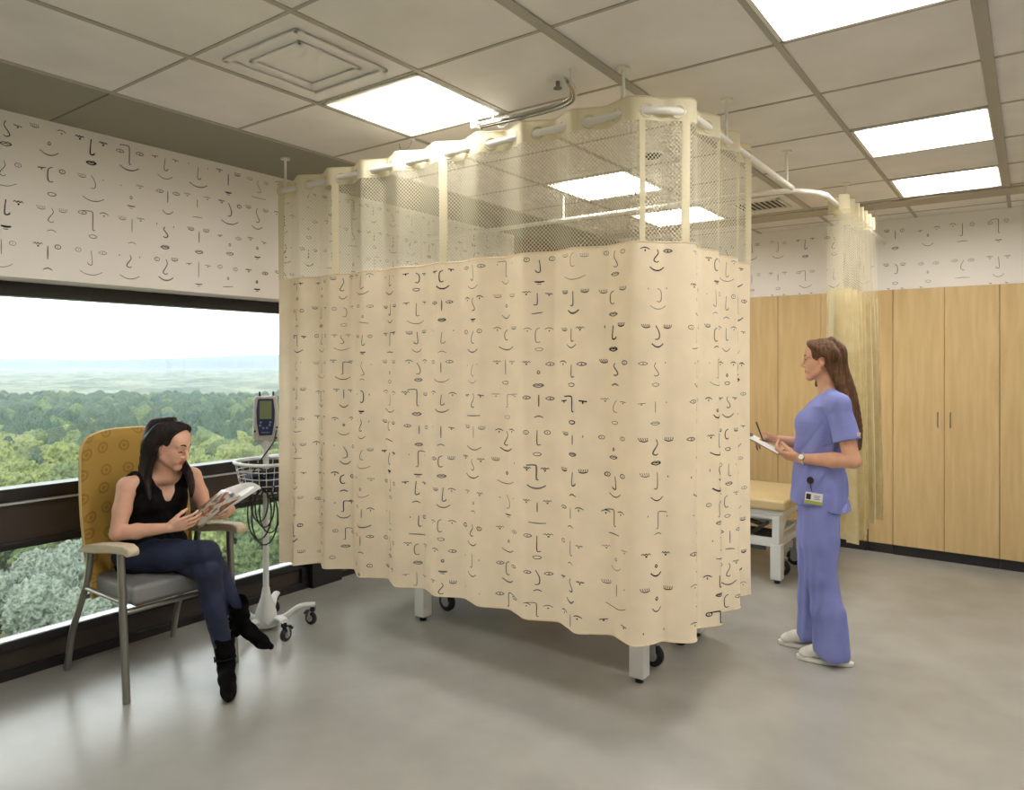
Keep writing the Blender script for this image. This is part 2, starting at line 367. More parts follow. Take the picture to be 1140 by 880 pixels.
for q, nm in ((.22, 'frame'), (.15, 'louvre')):
    m = MB(); x, y = -2.275, 1.78
    for a, b, c, d in ((-q, q, -q, -q+.02), (-q, q, q-.02, q), (-q, -q+.02, -q, q), (q-.02, q, -q, q)): m.box2((x+a, y+c, H-.012+.003*(q < .2)), (x+b, y+d, H-.003))
    m.build(nm, tilem, r, bevel=.003)
r = empty('fire_sprinkler', (-1.57, 2.48, H), 'small white sprinkler head in the ceiling above the curtain', 'sprinkler')
m = MB(); m.tube([(-1.57, 2.48, H), (-1.57, 2.48, H-.008)], [.045, .04], 24); m.build('escutcheon', white_enamel, r, smooth=True)
m = MB(); m.tube([(-1.57, 2.48, H-.008), (-1.57, 2.48, H-.035)], .008, 10); m.tube([(-1.57, 2.48, H-.035), (-1.57, 2.48, H-.038)], .018, 16); m.build('deflector', steel, r, smooth=True)
for (x, y, lb) in ((-2.588, 2.69, 'small white ceiling hook at the near left corner of the first ceiling light'), (-1.96, 2.70, 'small white ceiling hook at the right corner of the first ceiling light')):
    r = empty('ceiling_hook', (x, y, H), lb, 'hook', 'ceiling hooks')
    m = MB(); m.tube([(x, y, H), (x, y, H-.014)], [.014, .010], 14); m.build('cap', white_enamel, r, smooth=True)
    m = MB(); m.tube(smoothpath([(x, y, H-.012), (x-.02, y-.01, H-.05), (x-.06, y-.02, H-.055), (x-.075, y-.02, H-.02)]), .0018, 6); m.build('wire', steel, r, smooth=True)

# ---------------------------------------------------------------- curtain rails and curtains
ZT = 2.518
XC = -1.088; YC = 2.53; RC = .205; XS = -3.47; YE = 3.40
LA = (XC-RC)-XS; LARC = RC*PI/2; LB = YE-(YC+RC); LT = LA+LARC+LB
def cpath(s):
    if s <= LA: return XS+s, YC, 0., -1.
    if s <= LA+LARC:
        a = (s-LA)/RC; return XC-RC+RC*math.sin(a), YC+RC-RC*math.cos(a), math.sin(a), -math.cos(a)
    return XC, YC+RC+(s-LA-LARC), 1., 0.
def wave(s, z):
    """pleat offset (outwards positive)"""
    ph = 2*PI*(s-.455)/.25
    t = min(1, max(0, (2.6-z)/2.2)); ph += .5*math.sin(s*2.1+1)*t+.25*math.sin(s*5.3)*t
    a = .031-.015*min(1, t*2.6)+.019*t*t*(1+.5*math.sin(s*3.3))
    if s > LA-.15 and s < LA+LARC+.1: a *= .8
    return a*(math.cos(ph)*.88+.12*math.cos(3*ph)*.6)+.006*math.sin(7*s+z*1.3)*t
def cp(s, z, off=0.):
    s = min(max(s, 0), LT); x, y, nx, ny = cpath(s); w_ = wave(s, z)+off; q = .17*min(1, max(0, (2.3-z)/1.2))*math.exp(-(s/.24)**2); return (x+nx*w_+.81*q, y+ny*w_-.59*q, z)
fab = mat('curtain_fabric', (245, 231, 204), .85, trans=.42, var=.015, vscale=9, bump=.05, bscale=500)
band = mat('curtain_band', (238, 230, 200), .8, trans=.35)
net = net_mat('curtain_net', (222, 216, 188), .0122, .415, .25)
r = empty('privacy_curtain', (XC-RC-1, YC, ZT), 'large cream privacy curtain printed with line-drawn faces, hanging in pleats round the near bay', 'curtain')
Z0, Z1, Z2, Z3 = .454, 2.010, 2.482, 2.572
NS = 520
m = MB(); m.grid(lambda u, v: cp(u*LT, Z0+(Z1-Z0)*v), NS, 26)
g = random.Random(23); s = .17
row = 0
cols = []
while s < LT-.05:
    cols.append(s); s += .178 if s < LA else .19
for s in cols:
    for kz in range(11):
        z = Z1-.070-.1465*kz+g.uniform(-.006, .006)
        S, mi = face_strokes(g); ink(m, lambda a, b: cp(a, b, .0022), s+g.uniform(-.008, .008), z, .152*g.uniform(.9, 1.06), S, mi, (.01, LT-.01, Z0+.004, Z1-.004), .74)
for zz in (Z0, Z1): m.tube([cp(LT*i/400, zz) for i in range(401)], .003, 4, mi=0)
m.build('printed_panel', [fab, INK, INK2], r, smooth=True, recalc=False)
m = MB(); m.grid(lambda u, v: cp(u*LT, Z1+(Z2-Z1)*v), NS, 8, uvf=lambda u, v: (u*LT*1.12, (Z2-Z1)*v)); m.build('net_panel', net, r, smooth=True, recalc=False)
m = MB(); m.grid(lambda u, v: cp(u*LT, Z2+(Z3-Z2)*v), NS, 4); m.tube([cp(LT*i/400, Z3) for i in range(401)], .003, 4, mi=0); m.build('heading_band', band, r, smooth=True, recalc=False)
for s0, wd in ((.012, .03), (.49, .033), (1.245, .033), (2.25, .02), (2.42, .028), (LT-.015, .03)):
    m = MB(); m.grid(lambda u, v: cp(s0-wd/2+u*wd, Z1+(Z2-Z1)*v, .003), 6, 10); m.grid(lambda u, v: cp(s0-wd/2+u*wd, Z1+(Z2-Z1)*v, -.003), 6, 10, flip=True); m.build('seam_tape', band, r, smooth=True, recalc=False)
grm = mat('grommet_cream', (226, 220, 196), .45)
ss = [LT*i/4000 for i in range(4001)]
for i in range(4000):
    a, b = wave(ss[i], ZT), wave(ss[i+1], ZT)
    if a*b < 0:
        s = ss[i]; p = Vector(cp(s, ZT)); t = (Vector(cp(s+.004, ZT))-Vector(cp(s-.004, ZT))).normalized(); up = Vector((0, 0, 1))
        m = MB(); m.tube([p+(t*math.cos(q*PI/10)+up*math.sin(q*PI/10))*.026 for q in range(20)], .0045, 6, closed=True); m.build('grommet', grm, r, smooth=True)
railm = mat('rail_white', (236, 233, 222), .3, spec=.6); chrome = mat('chrome', (200, 200, 198), .15, metal=1)
def rail(pts, lb, r=.0145):
    root = empty('curtain_rail', pts[0], lb, 'curtain rail'); MB().tube(pts, r, 14).build('tube', railm, root, smooth=True); return root
pts = [(XS+.03, YC, ZT)]+[(cpath(LA+LARC*i/10)[0], cpath(LA+LARC*i/10)[1], ZT) for i in range(11)]+[(XC, 4.16, ZT)]
rr = rail(pts, 'white curtain rail round the near bay carrying the face curtain')
def hanger(x, y, root, z=ZT):
    m = MB(); m.cyl((x, y, z+.005), (x, y, H), .007, 10); m.cyl((x, y, H-.01), (x, y, H), .026, 18); m.build('hanger', railm, root, smooth=True)
for x, y in ((XS+.05, YC), (-1.30, YC+.005), (XC, 3.1), (XC, 4.05)): hanger(x, y, rr)
arc = [(-.975-.3+.3*math.sin(a*PI/20), 4.18+.3-.3*math.cos(a*PI/20), ZT) for a in range(11)]
r2 = rail([(XW+.005, 4.18, ZT)]+arc+[(-.975, 6.49, ZT)], 'white curtain rail round the far bay, curving above the nurse')
for x, y in ((-2.6, 4.18), (-.975, 5.0), (-.975, 6.1), (-1.5, 4.18)): hanger(x, y, r2)
m = MB(); m.tube([(-.997, 4.37, ZT), (-.975, 4.45, ZT), (-.975, 4.50, ZT)], .0175, 14); m.build('joint_sleeve', mat('white_plastic_gloss', (248, 247, 243), .15), r2, smooth=True)
cr_ = empty('ceiling_track', (-1.85, 2.61, H-.06), 'short chrome track just under the ceiling above the face curtain, curving toward the viewer', 'track')
m = MB(); p = smoothpath([(-2.085, 2.605, H-.06), (-1.85, 2.615, H-.06), (-1.66, 2.61, H-.06), (-1.56, 2.575, H-.06), (-1.50, 2.49, H-.058), (-1.47, 2.40, H-.055)]); m.tube(p, .012, 10); m.tube([q+Vector((0, -.024, .004)) for q in p], .006, 8); m.build('track_bar', chrome, cr_, smooth=True)
m = MB(); m.box((-2.085, 2.595, H-.06), (.03, .06, .035)); m.build('end_cap', white_enamel, cr_, bevel=.005)
MB().cyl((-2.0, 2.61, H-.06), (-2.0, 2.61, H), .006).build('bracket', white_enamel, cr_, smooth=True); MB().cyl((-1.475, 2.42, H-.055), (-1.475, 2.42, H), .006).build('bracket', white_enamel, cr_, smooth=True)

# second curtain, drawn back into a bundle
r = empty('privacy_curtain', (-.975, 5.15, ZT), 'translucent yellowish privacy curtain bunched up on its rail behind the nurse', 'curtain')
fab2 = mat('curtain_fabric_pale', (220, 206, 162), .85, trans=.5, rgb2=(230, 220, 184), vscale=14, alpha=.93)
net2 = net_mat('curtain_net_fine', (236, 230, 206), .0127, .52, .4)
def bp(u, z, off=0):
    t = min(1, max(0, (2.572-z)/2.2)); y = 4.72+.92*u+.05*math.sin(z*1.3)*t; am = .07+.05*t*(.6+.4*math.sin(u*9))
    ph = u*2*PI*6.3+.6*math.sin(z*1.1+u*5); return (-.975+.02*t+am*math.sin(ph)+off, y+.03*math.cos(ph*2)*t, z)
zb = lambda u: .44+.02*u
m = MB(); m.grid(lambda u, v: bp(u, zb(u)+(2.0-zb(u))*v), 220, 40); m.build('fabric_panel', fab2, r, smooth=True, recalc=False)
m = MB(); m.grid(lambda u, v: bp(u, 2.0+(2.484-2.0)*v), 220, 8, uvf=lambda u, v: (u*2.6, v*.52)); m.build('net_panel', net2, r, smooth=True, recalc=False)
m = MB(); m.grid(lambda u, v: bp(u, 2.484+.088*v), 220, 3); m.build('heading_band', band, r, smooth=True, recalc=False)
for k in range(5):
    m = MB()
    for j in range(2): m.grid(lambda u, v, k=k, j=j: bp(.08+.2*k+u*.012, .50+1.5*v, .004-.008*j), 3, 30, flip=bool(j))
    m.build('seam_tape', mat('tape_ivory', (236, 228, 196), .7, trans=.3), r, smooth=True, recalc=False)
# ---------------------------------------------------------------- exam tables
ivory = mat('table_enamel', (222, 224, 222), .4); tan = mat('tan_vinyl', (208, 186, 140), .5, var=.02, vscale=6); rub = mat('black_rubber', (28, 28, 30), .6); grey_p = mat('grey_plastic', (150, 152, 155), .45); dkg = mat('dark_grey_metal', (84, 88, 92), .45)
def Rz(a): return Matrix.Rotation(a, 3, 'Z')
def wheel(m, c, r, ax, wdt, mi=0, mi2=1):
    ax = Vector(ax).normalized(); c = Vector(c)
    m.tube([c-ax*wdt/2, c-ax*wdt*.3, c+ax*wdt*.3, c+ax*wdt/2], [r*.86, r, r, r*.86], 20, mi=mi)
    m.tube([c-ax*(wdt/2+.002), c+ax*(wdt/2+.002)], [r*.5, r*.5], 16, mi=mi2)
def exam_table(loc, label):
    t = empty('exam_table', loc, label, 'exam table', None)
    def bl(m, nm, mt, par=t, **k): return m.build(nm, mt, par, local=True, **k)
    m = MB(); m.box((.30, 0, .545), (.96, .80, .075)); o = bl(m, 'cushion', tan, bevel=.022)
    m = MB(); m.box((-.50, 0, .560), (.58, .80, .075), Matrix.Rotation(.10, 3, 'Y')); bl(m, 'headrest', tan, bevel=.022)
    m = MB(); m.box((0, 0, .487), (1.50, .74, .036)); bl(m, 'bed_frame', ivory, bevel=.006)
    # end panels with window openings
    for sx in (-1, 1):
        x = sx*.71; m = MB()
        for sy in (-1, 1): m.box((x, sy*.345, .36), (.05, .11, .22))
        m.box((x, 0, .46), (.05, .62, .03)); m.box((x, 0, .275), (.05, .62, .05)); m.box((x, 0, .335), (.02, .60, .018))
        for sy in (-1, 1): m.add([(x-.02, sy*.30, .45), (x-.02, sy*.15, .45), (x-.02, sy*.30, .33), (x+.02, sy*.30, .45), (x+.02, sy*.15, .45), (x+.02, sy*.30, .33)], [(0, 1, 2), (3, 5, 4), (0, 3, 4, 1), (1, 4, 5, 2), (2, 5, 3, 0)])
        bl(m, 'end_panel', ivory, bevel=.004)
    m = MB()
    for sy in (-1, 1): m.box((0, sy*.345, .275), (1.38, .05, .055)); m.box((0, sy*.345, .455), (1.38, .04, .03))
    bl(m, 'side_rail', ivory, bevel=.005)
    for sx in (-1, 1):
        for sy in (-1, 1):
            m = MB(); m.box((sx*.71, sy*.365, .15), (.075, .075, .245)); leg = bl(m, 'leg', ivory, bevel=.005)
            m = MB(); m.cyl((sx*.71, sy*.365, .0), (sx*.71, sy*.365, .018), .020, 14); m.cyl((sx*.71, sy*.365, .01), (sx*.71, sy*.365, .045), .009, 10); m.build('rubber_foot', rub, leg, smooth=True, local=True)
            c = (sx*.69, sy*.17, .062)
            m = MB(); m.cyl((sx*.69, sy*.17, .125), (sx*.69, sy*.17, .26), .012, 12); m.box((sx*.69, sy*.17, .128), (.07, .05, .014)); m.box((sx*.69, sy*.17-.025, .095), (.05, .004, .07)); m.box((sx*.69, sy*.17+.025, .095), (.05, .004, .07))
            fk = bl(m, 'caster', grey_p); m = MB(); wheel(m, c, .058, (0, 1, 0), .032); m.build('wheel', [rub, grey_p], fk, smooth=True, local=True)
    m = MB()
    for sy in (-.2, .2): m.cyl((-.45, sy, .27), (.40, sy, .46), .018, 10); m.cyl((.45, sy, .27), (-.40, sy, .46), .018, 10)
    m.cyl((-.45, -.30, .27), (-.45, .30, .27), .015, 10); m.cyl((.45, -.30, .27), (.45, .30, .27), .015, 10); m.cyl((0, 0, .30), (.35, 0, .44), .03, 12)
    bl(m, 'lift_linkage', dkg, smooth=True)
    m = MB(); m.box((-.2, .0, .25), (.5, .22, .05)); m.box((0, -.33, .225), (1.25, .02, .03)); bl(m, 'lift_motor', dkg, bevel=.008)
    return t
exam_table((-2.25, 3.535, 0), 'white-legged exam table hidden behind the face curtain, only its feet showing below the hem')
exam_table((-2.16, 5.52, 0), 'tan-topped exam table with white steel frame standing in the far bay left of the nurse')

# ---------------------------------------------------------------- vitals monitor on its rolling stand
shell = mat('monitor_shell', (196, 192, 184), .4); navy = mat('navy_plastic', (40, 50, 92), .35); lcd = mat('lcd_screen', (132, 144, 104), .25); keyg = mat('key_grey', (128, 140, 172), .4)
SX, SY = -3.60, 2.53
st = empty('rolling_stand', (SX, SY, 0), 'white rolling pole stand with five casters, beside the seated woman by the curtain edge', 'stand')
def bl(m, nm, mt, par, **k): return m.build(nm, mt, par, local=True, **k)
m = MB(); m.tube([(0, 0, .02), (0, 0, .06), (0, 0, .10), (0, 0, .19), (0, 0, .24)], [.06, .062, .058, .028, .02], 24); bl(m, 'base_hub', ivory, st, smooth=True)
m = MB(); m.cyl((0, 0, .2), (0, 0, 1.06), .0165, 18); m.tube([(0, 0, .60), (0, 0, .63)], [.022, .022], 18); bl(m, 'pole', ivory, st, smooth=True)
for k in range(5):
    a = math.radians([-14, 50, 132, 202, 268][k]); d = Vector((math.cos(a), math.sin(a), 0)); q = Vector((-d.y, d.x, 0))
    p = smoothpath([d*.03+Vector((0, 0, .055)), d*.10+Vector((0, 0, .06)), d*.17+Vector((0, 0, .105)), d*.215+Vector((0, 0, .118)), d*.275+Vector((0, 0, .118))], 5)
    m = MB(); m.tube(p, [.026-.004*i/len(p) for i in range(len(p))], 12, ell=.62); lg = bl(m, 'leg', ivory, st, smooth=True)
    c = d*.262; ta = a+[.4, .9, -.5, .2, 1.3][k]; ax = Vector((math.cos(ta), math.sin(ta), 0)); fw = Vector((-ax.y, ax.x, 0)); wc = c+fw*.014+Vector((0, 0, .038))
    m = MB(); m.cyl(c+Vector((0, 0, .085)), c+Vector((0, 0, .11)), .016, 14, mi=0)
    for s in (-1, 1): m.tube([c+ax*s*.017+Vector((0, 0, .09)), wc+ax*s*.018+Vector((0, 0, .03)), wc+ax*s*.018], .008, 8, mi=1)
    m.tube([c+Vector((0, 0, .085)), c+fw*.045+Vector((0, 0, .075)), c+fw*.062+Vector((0, 0, .058))], .008, 8, mi=0)
    cs = m.build('caster', [rub, chrome], lg, smooth=True, local=True)
    m = MB(); wheel(m, wc, .038, ax, .024); m.build('wheel', [rub, grey_p], cs, smooth=True, local=True)
# wire basket
def ring(rx, ry, z, n=48): return [(rx*math.copysign(abs(math.cos(t))**.8, math.cos(t)), ry*math.copysign(abs(math.sin(t))**.8, math.sin(t)), z) for t in [2*PI*i/n for i in range(n)]]
m = MB(); m.tube(ring(.175, .155, .968), .010, 10, closed=True); bk = m.build('basket', ivory, st, smooth=True, local=True); zb_ = .80
m = MB()
for z, q in ((.125, .163), (.085, .155), (.045, .145), (.003, .13)): m.tube(ring(q, q*.88, z+.8), .0026, 6, closed=True)
for k in range(20):
    t = 2*PI*k/20; c_, s_ = math.copysign(abs(math.cos(t))**.8, math.cos(t)), math.copysign(abs(math.sin(t))**.8, math.sin(t))
    m.tube([(c_*.172, s_*.152, .965), (c_*.15, s_*.132, .86), (c_*.13, s_*.114, .803)], .0022, 6)
for k in range(-4, 5): h_ = .114*math.sqrt(max(0, 1-(k/4.6)**2)); m.tube([(k*.028, -h_, .803), (k*.028, h_, .803)], .0022, 6)
m.build('wire_mesh', ivory, bk, smooth=True, local=True)
cuff = mat('cuff_navy', (48, 52, 74), .8, var=.15, vscale=30); cabm = mat('cable_black', (24, 24, 27), .45)
vcam = Vector((.82, -.57, 0)); vlat = Vector((.57, .82, 0))
for i, (a, b, z, rot, lb) in enumerate(((.03, .02, .885, .3, 'rolled navy blood pressure cuff lying on top in the wire basket'), (-.06, -.04, .865, 1.3, 'navy blood pressure cuff at the left in the wire basket'), (.05, -.06, .84, 2.2, 'folded navy cuff low in the front of the wire basket'))):
    c = Vector((SX, SY, z))+vlat*a-vcam*b; m = MB(); ca, sa = math.cos(rot), math.sin(rot)
    m.grid(lambda u, v: tuple(c+Vector((ca, sa, 0))*((.018+.028*u)*math.cos(u*11))+Vector((0, 0, 1))*((.018+.028*u)*math.sin(u*11))+Vector((-sa, ca, 0))*(v-.5)*.12), 60, 4)
    o = m.build('blood_pressure_cuff', cuff, smooth=True, recalc=False); sm = o.modifiers.new('thick', 'SOLIDIFY'); sm.thickness = .006; tag(o, lb, 'cuff', 'cuffs in the basket')
g = random.Random(5); m = MB()
for k in range(9):
    c = Vector((SX, SY, .87+g.uniform(-.03, .04)))+vlat*g.uniform(-.07, .07)-vcam*g.uniform(-.05, .06)
    pts = [c+Vector((g.uniform(-.07, .07), g.uniform(-.06, .06), g.uniform(-.045, .05))) for _ in range(6)]; m.tube(smoothpath(pts, 6), .004, 7)
tag(m.build('coiled_cables', cabm, smooth=True), 'tangle of black monitor cables heaped in the wire basket', 'cables', kind='stuff')
m = MB()
for k in range(5):
    c = Vector((SX, SY, .76))+vlat*(-.035+.028*(k % 3))+vcam*(.135+.004*k); pts = [c+vlat*(.045+.006*k)*math.cos(t)+Vector((0, 0, 1))*((.11+.012*k)*math.sin(t)-.02*k) for t in [2*PI*j/22 for j in range(22)]]
    m.tube(pts, .0042, 7, closed=True)
tag(m.build('hanging_cable_loops', cabm, smooth=True), 'black cable loops hanging below the front of the wire basket', 'cables')
# monitor
mo = empty('vitals_monitor', (SX, SY, 1.05), 'grey handheld-style vital signs monitor with navy face and green screen on top of the pole', 'monitor', rz=math.radians(52))
def rr(w0, w1, h, dpt, z0, y0, n=7):
    P = []
    for sx, zz, ww in ((1, z0+h, w1), (1, z0+h*.35, w0*1.06), (1, z0, w0), (-1, z0, w0), (-1, z0+h*.35, w0*1.06), (-1, z0+h, w1)): P.append((sx*ww/2, zz))
    return P
m = MB(); m.prism([(a, b) for a, b in rr(.135, .125, .265, 0, .035, 0)], 1, -.035, .045); bl(m, 'housing', shell, mo, bevel=.016)
m = MB(); m.prism([(.042, .285), (.050, .22), (.048, .15), (.036, .075), (-.036, .075), (-.048, .15), (-.050, .22), (-.042, .285)], 1, -.043, -.034); pn = bl(m, 'control_panel', navy, mo, bevel=.004)
m = MB(); m.box((0, -.0455, .222), (.066, .004, .105)); m.build('screen', lcd, pn, local=True, bevel=.001)
for x, z in ((-.026, .150), (.026, .150), (-.03, .132), (.022, .134), (-.012, .118), (.008, .118)):
    m = MB(); m.cyl((x, -.042, z), (x, -.047, z), .0068, 12); m.build('button', keyg, pn, local=True, smooth=True)
m = MB()
for k in range(9): m.box((-.02+.005*k, -.0438, .092), (.0032, .002, .006 if k % 3 else .009))
m.build('maker_lettering', keyg, pn, local=True)
m = MB()
for x in (-.035, .04): m.cyl((x, .0, .30), (x, 0, .325), .0055, 10)
for x, z in ((-.058, .10), (.058, .06), (.062, .12)): m.cyl((x, -.036, z), (x, -.05, z), .006, 10)
bl(m, 'connector', rub, mo, smooth=True)
m = MB(); m.tube([(0, .0, .0), (0, 0, .05)], [.024, .035], 16); bl(m, 'mount', ivory, mo, smooth=True)
c0 = Vector((SX, SY, 1.05)); Rm = Rz(math.radians(52))
hose = smoothpath([c0+Rm @ Vector((.060, -.05, .105)), c0+Rm @ Vector((.045, -.085, .04)), c0+Rm @ Vector((-.01, -.10, -.04)), c0+Rm @ Vector((-.055, -.09, -.11)), c0+Rm @ Vector((-.07, -.05, -.15))])
tag(MB().tube(hose, .0042, 8).build('monitor_hose', cabm, smooth=True), 'black hose running from the monitor down into the wire basket', 'hose')

# ---------------------------------------------------------------- armchair
tubm = mat('chair_tube', (150, 148, 142), .33, metal=.75); seatm = mat('seat_vinyl', (132, 134, 134), .45, var=.02, vscale=5); armm = mat('maple_arm', (206, 190, 164), .42, var=.04, vscale=6, stretch=(1, 8, 8)); pipm = mat('piping_cream', (222, 200, 140), .5)
# mustard upholstery with brown rings
um = mat('mustard_fabric', (186, 142, 50), .75, bump=.1, bscale=400); n = um.node_tree.nodes; l = um.node_tree.links; b = n['Principled BSDF']
t = n.new('ShaderNodeTexCoord'); v = n.new('ShaderNodeTexVoronoi'); v.voronoi_dimensions = '2D'; v.inputs['Scale'].default_value = 1; v.inputs['Randomness'].default_value = .35; mp = n.new('ShaderNodeMapping'); mp.inputs['Scale'].default_value = (9.5,)*3
l.new(t.outputs['UV'], mp.inputs[0]); l.new(mp.outputs[0], v.inputs[0])
mu = n.new('ShaderNodeMath'); mu.operation = 'MULTIPLY'; mu.inputs[1].default_value = 34; si = n.new('ShaderNodeMath'); si.operation = 'SINE'
lt = n.new('ShaderNodeMath'); lt.operation = 'LESS_THAN'; lt.inputs[1].default_value = .30
gt = n.new('ShaderNodeMath'); gt.operation = 'GREATER_THAN'; gt.inputs[1].default_value = -.35; mm = n.new('ShaderNodeMath'); mm.operation = 'MULTIPLY'
l.new(v.outputs['Distance'], mu.inputs[0]); l.new(mu.outputs[0], si.inputs[0]); l.new(si.outputs[0], gt.inputs[0]); l.new(v.outputs['Distance'], lt.inputs[0]); l.new(gt.outputs[0], mm.inputs[0]); l.new(lt.outputs[0], mm.inputs[1])
mc = n.new('ShaderNodeMix'); mc.data_type = 'RGBA'; mc.inputs[6].default_value = lin((180, 144, 66)); mc.inputs[7].default_value = lin((158, 122, 54)); l.new(mm.outputs[0], mc.inputs[0]); l.new(mc.outputs[2], b.inputs['Base Color'])
ch = empty('armchair', (-3.6, 1.875, 0), 'high-backed mustard armchair with grey seat and metal legs, by the window under the seated woman', 'armchair')
m = MB(); m.box2((-3.84, 1.635, .425), (-3.325, 2.115, .515)); m.build('seat_cushion', seatm, ch, bevel=.022)
m = MB(); m.box2((-3.81, 1.67, .410), (-3.37, 2.08, .425)); m.build('seat_board', mat('plywood', (170, 138, 90), .5), ch, bevel=.003)
# curved back
def backp(u, v, off):
    z = .40+.80*v; x = -3.735-.125*v**1.3-.02*math.sin(v*PI); y = 1.875+(u-.5)*2*(.255+.018*math.sin(v*PI))
    x += .045*abs(2*u-1)**2.4
    top = max(0, v-.90)/.10; y = 1.875+(y-1.875)*(1-.10*top**2); z -= .035*abs(2*u-1)**3*min(1, v*1.6)
    e_ = min(1, min(u, 1-u)/.06, min(v, 1-v)/.03); return (x+off*(.35+.65*math.sqrt(max(0, e_*(2-e_)))), y, z)
m = MB(); m.grid(lambda u, v: backp(u, v, .035), 34, 40, uvf=lambda u, v: (u*.55, v*.85)); m.grid(lambda u, v: backp(u, v, -.035), 34, 40, uvf=lambda u, v: (u*.55, v*.85), flip=True)
m.grid(lambda u, v: backp(u, 1, .035-.07*v), 34, 3, uvf=lambda u, v: (u*.55, .85)); m.grid(lambda u, v: backp(u, 0, .035-.07*v), 34, 3, uvf=lambda u, v: (u*.55, 0))
m.grid(lambda u, v: backp(0, u, .035-.07*v), 40, 3, uvf=lambda u, v: (0, u*.85)); m.grid(lambda u, v: backp(1, u, .035-.07*v), 40, 3, uvf=lambda u, v: (.55, u*.85))
bkb = m.build('backrest', um, ch, smooth=True)
m = MB()
for of in (.022, -.022):
    P = [backp(0, i/30, of) for i in range(31)]+[backp(i/20, 1, of) for i in range(1, 21)]+[backp(1, 1-i/30, of) for i in range(1, 31)]; m.tube(P, .0045, 6)
m.build('piping', pipm, bkb, smooth=True)
for sy, y in ((-1, 1.603), (1, 2.15)):
    m = MB(); m.tube(smoothpath([(-3.375, y, .70), (-3.355, y, .45), (-3.335, y, .2), (-3.318, y, 0.002)]), .0165, 14, ell=1.15); m.build('leg', tubm, ch, smooth=True)
    m = MB(); m.tube(smoothpath([(-3.665, y, .655), (-3.70, y, .50), (-3.77, y, .37), (-3.865, y, .20), (-3.925, y, .002)]), .0155, 14, ell=1.15); m.build('leg', tubm, ch, smooth=True)
    m = MB(); P = [(-3.71, .630), (-3.60, .640), (-3.42, .668), (-3.30, .680), (-3.262, .672), (-3.252, .690), (-3.262, .712), (-3.30, .722), (-3.42, .712), (-3.60, .684), (-3.71, .660), (-3.725, .645)]
    m.prism([(a, b) for a, b in P], 1, y-.030, y+.030); m.build('armrest', armm, ch, bevel=.010)
    m = MB(); m.tube([(-3.72, y, .45), (-3.35, y, .45)], .011, 10); m.build('side_rail', tubm, ch, smooth=True)
MB().tube([(-3.35, 1.603, .40), (-3.35, 2.15, .40)], .011, 10).build('cross_rail', tubm, ch, smooth=True); MB().tube([(-3.74, 1.603, .40), (-3.74, 2.15, .40)], .011, 10).build('cross_rail', tubm, ch, smooth=True)

# ---------------------------------------------------------------- outside: forest and hills below the window
ZG = -36.
def outpt(r, d): return Vector((d*(-.5875+.8092*r), d*(.8092+.5875*r), 0))
grass = mat('meadow_grass', (80, 92, 46), .9, rgb2=(130, 126, 78), vscale=.02)
m = MB(); m.add([(-4000, -3000, ZG), (-40, -3000, ZG), (-40, 4200, ZG), (-4000, 4200, ZG)], [(0, 1, 2, 3)]); tag(m.build('meadow', grass, recalc=False), kind='structure')
leafA = mat('foliage_green', (40, 58, 30), .8, rgb2=(92, 106, 60), vscale=1.5, bump=.9, bscale=1.6, bdist=.6, detail=9, trans=.15)
leafB = mat('foliage_yellow_green', (60, 74, 34), .8, rgb2=(116, 124, 66), vscale=1.5, bump=.9, bscale=1.6, bdist=.6, detail=9, trans=.15)
leafC = mat('foliage_pine', (26, 42, 32), .85, rgb2=(58, 78, 56), vscale=1.8, bump=.9, bscale=1.6, bdist=.6, detail=9)
leafD = mat('foliage_grey_green', (54, 66, 54), .85, rgb2=(108, 118, 104), vscale=1.6, bump=.9, bscale=1.6, bdist=.6, detail=9)
bark = mat('bark', (82, 70, 58), .9)
def ico(sub):
    import bmesh
    bm = bmesh.new(); bmesh.ops.create_icosphere(bm, subdivisions=sub, radius=1); vs = [v.co.copy() for v in bm.verts]; fs = [tuple(v.index for v in f.verts) for f in bm.faces]; bm.free(); return vs, fs
V4, F4 = ico(5); V2, F2 = ico(2); V3, F3 = ico(3)
def crown(m, c, rx, rz, seed, V, F, lump=.28, mi=0, cone=0.):
    vs = []; o = Vector((seed*7.3, seed*3.1, seed*1.7))
    for p in V:
        q = p*1.6+o; k = 1+lump*(1-2*abs(mnoise.noise(q*1.5)))+lump*.8*(.5-abs(mnoise.noise(q*3.6)))*1.6+lump*.45*mnoise.noise(q*9)+lump*.35*mnoise.noise(q*21)
        t = (p.z+1)/2; sc_ = (1-cone*t) if cone else 1
        vs.append((c[0]+p.x*rx*k*sc_, c[1]+p.y*rx*k*sc_, c[2]+p.z*rz*(k if not cone else 1+.2*(k-1))))
    m.add(vs, F, mi)
protos = []
for i, (kind, lm) in enumerate((('broad', leafA), ('broad', leafB), ('broad', leafA), ('pine', leafC), ('pine', leafC), ('broad', leafD))):
    m = MB()
    if kind == 'broad': crown(m, (0, 0, 8.0), 3.7, 4.0, i+1, V4, F4, .30); m.tube([(0, 0, 0), (0, 0, 6)], [.45, .25], 8, mi=1)
    else: crown(m, (0, 0, 8.2), 3.0, 5.6, i+1, V4, F4, .50, cone=.66); m.tube([(0, 0, 0), (0, 0, 6)], [.35, .2], 8, mi=1)
    o = m.build('broadleaf_tree' if kind == 'broad' else 'pine_tree', [lm, bark], smooth=False, recalc=False); o.data.shade_smooth(); protos.append(o)
LB = ['mid green rounded tree in the woods far below the window', 'yellow-green rounded tree in the woods far below the window', 'mid green rounded tree in the woods far below the window',
      'dark green pine in the band of pines beyond the woods', 'dark green pine in the band of pines beyond the woods', 'grey-green tree close below the lower window pane beside the chair']
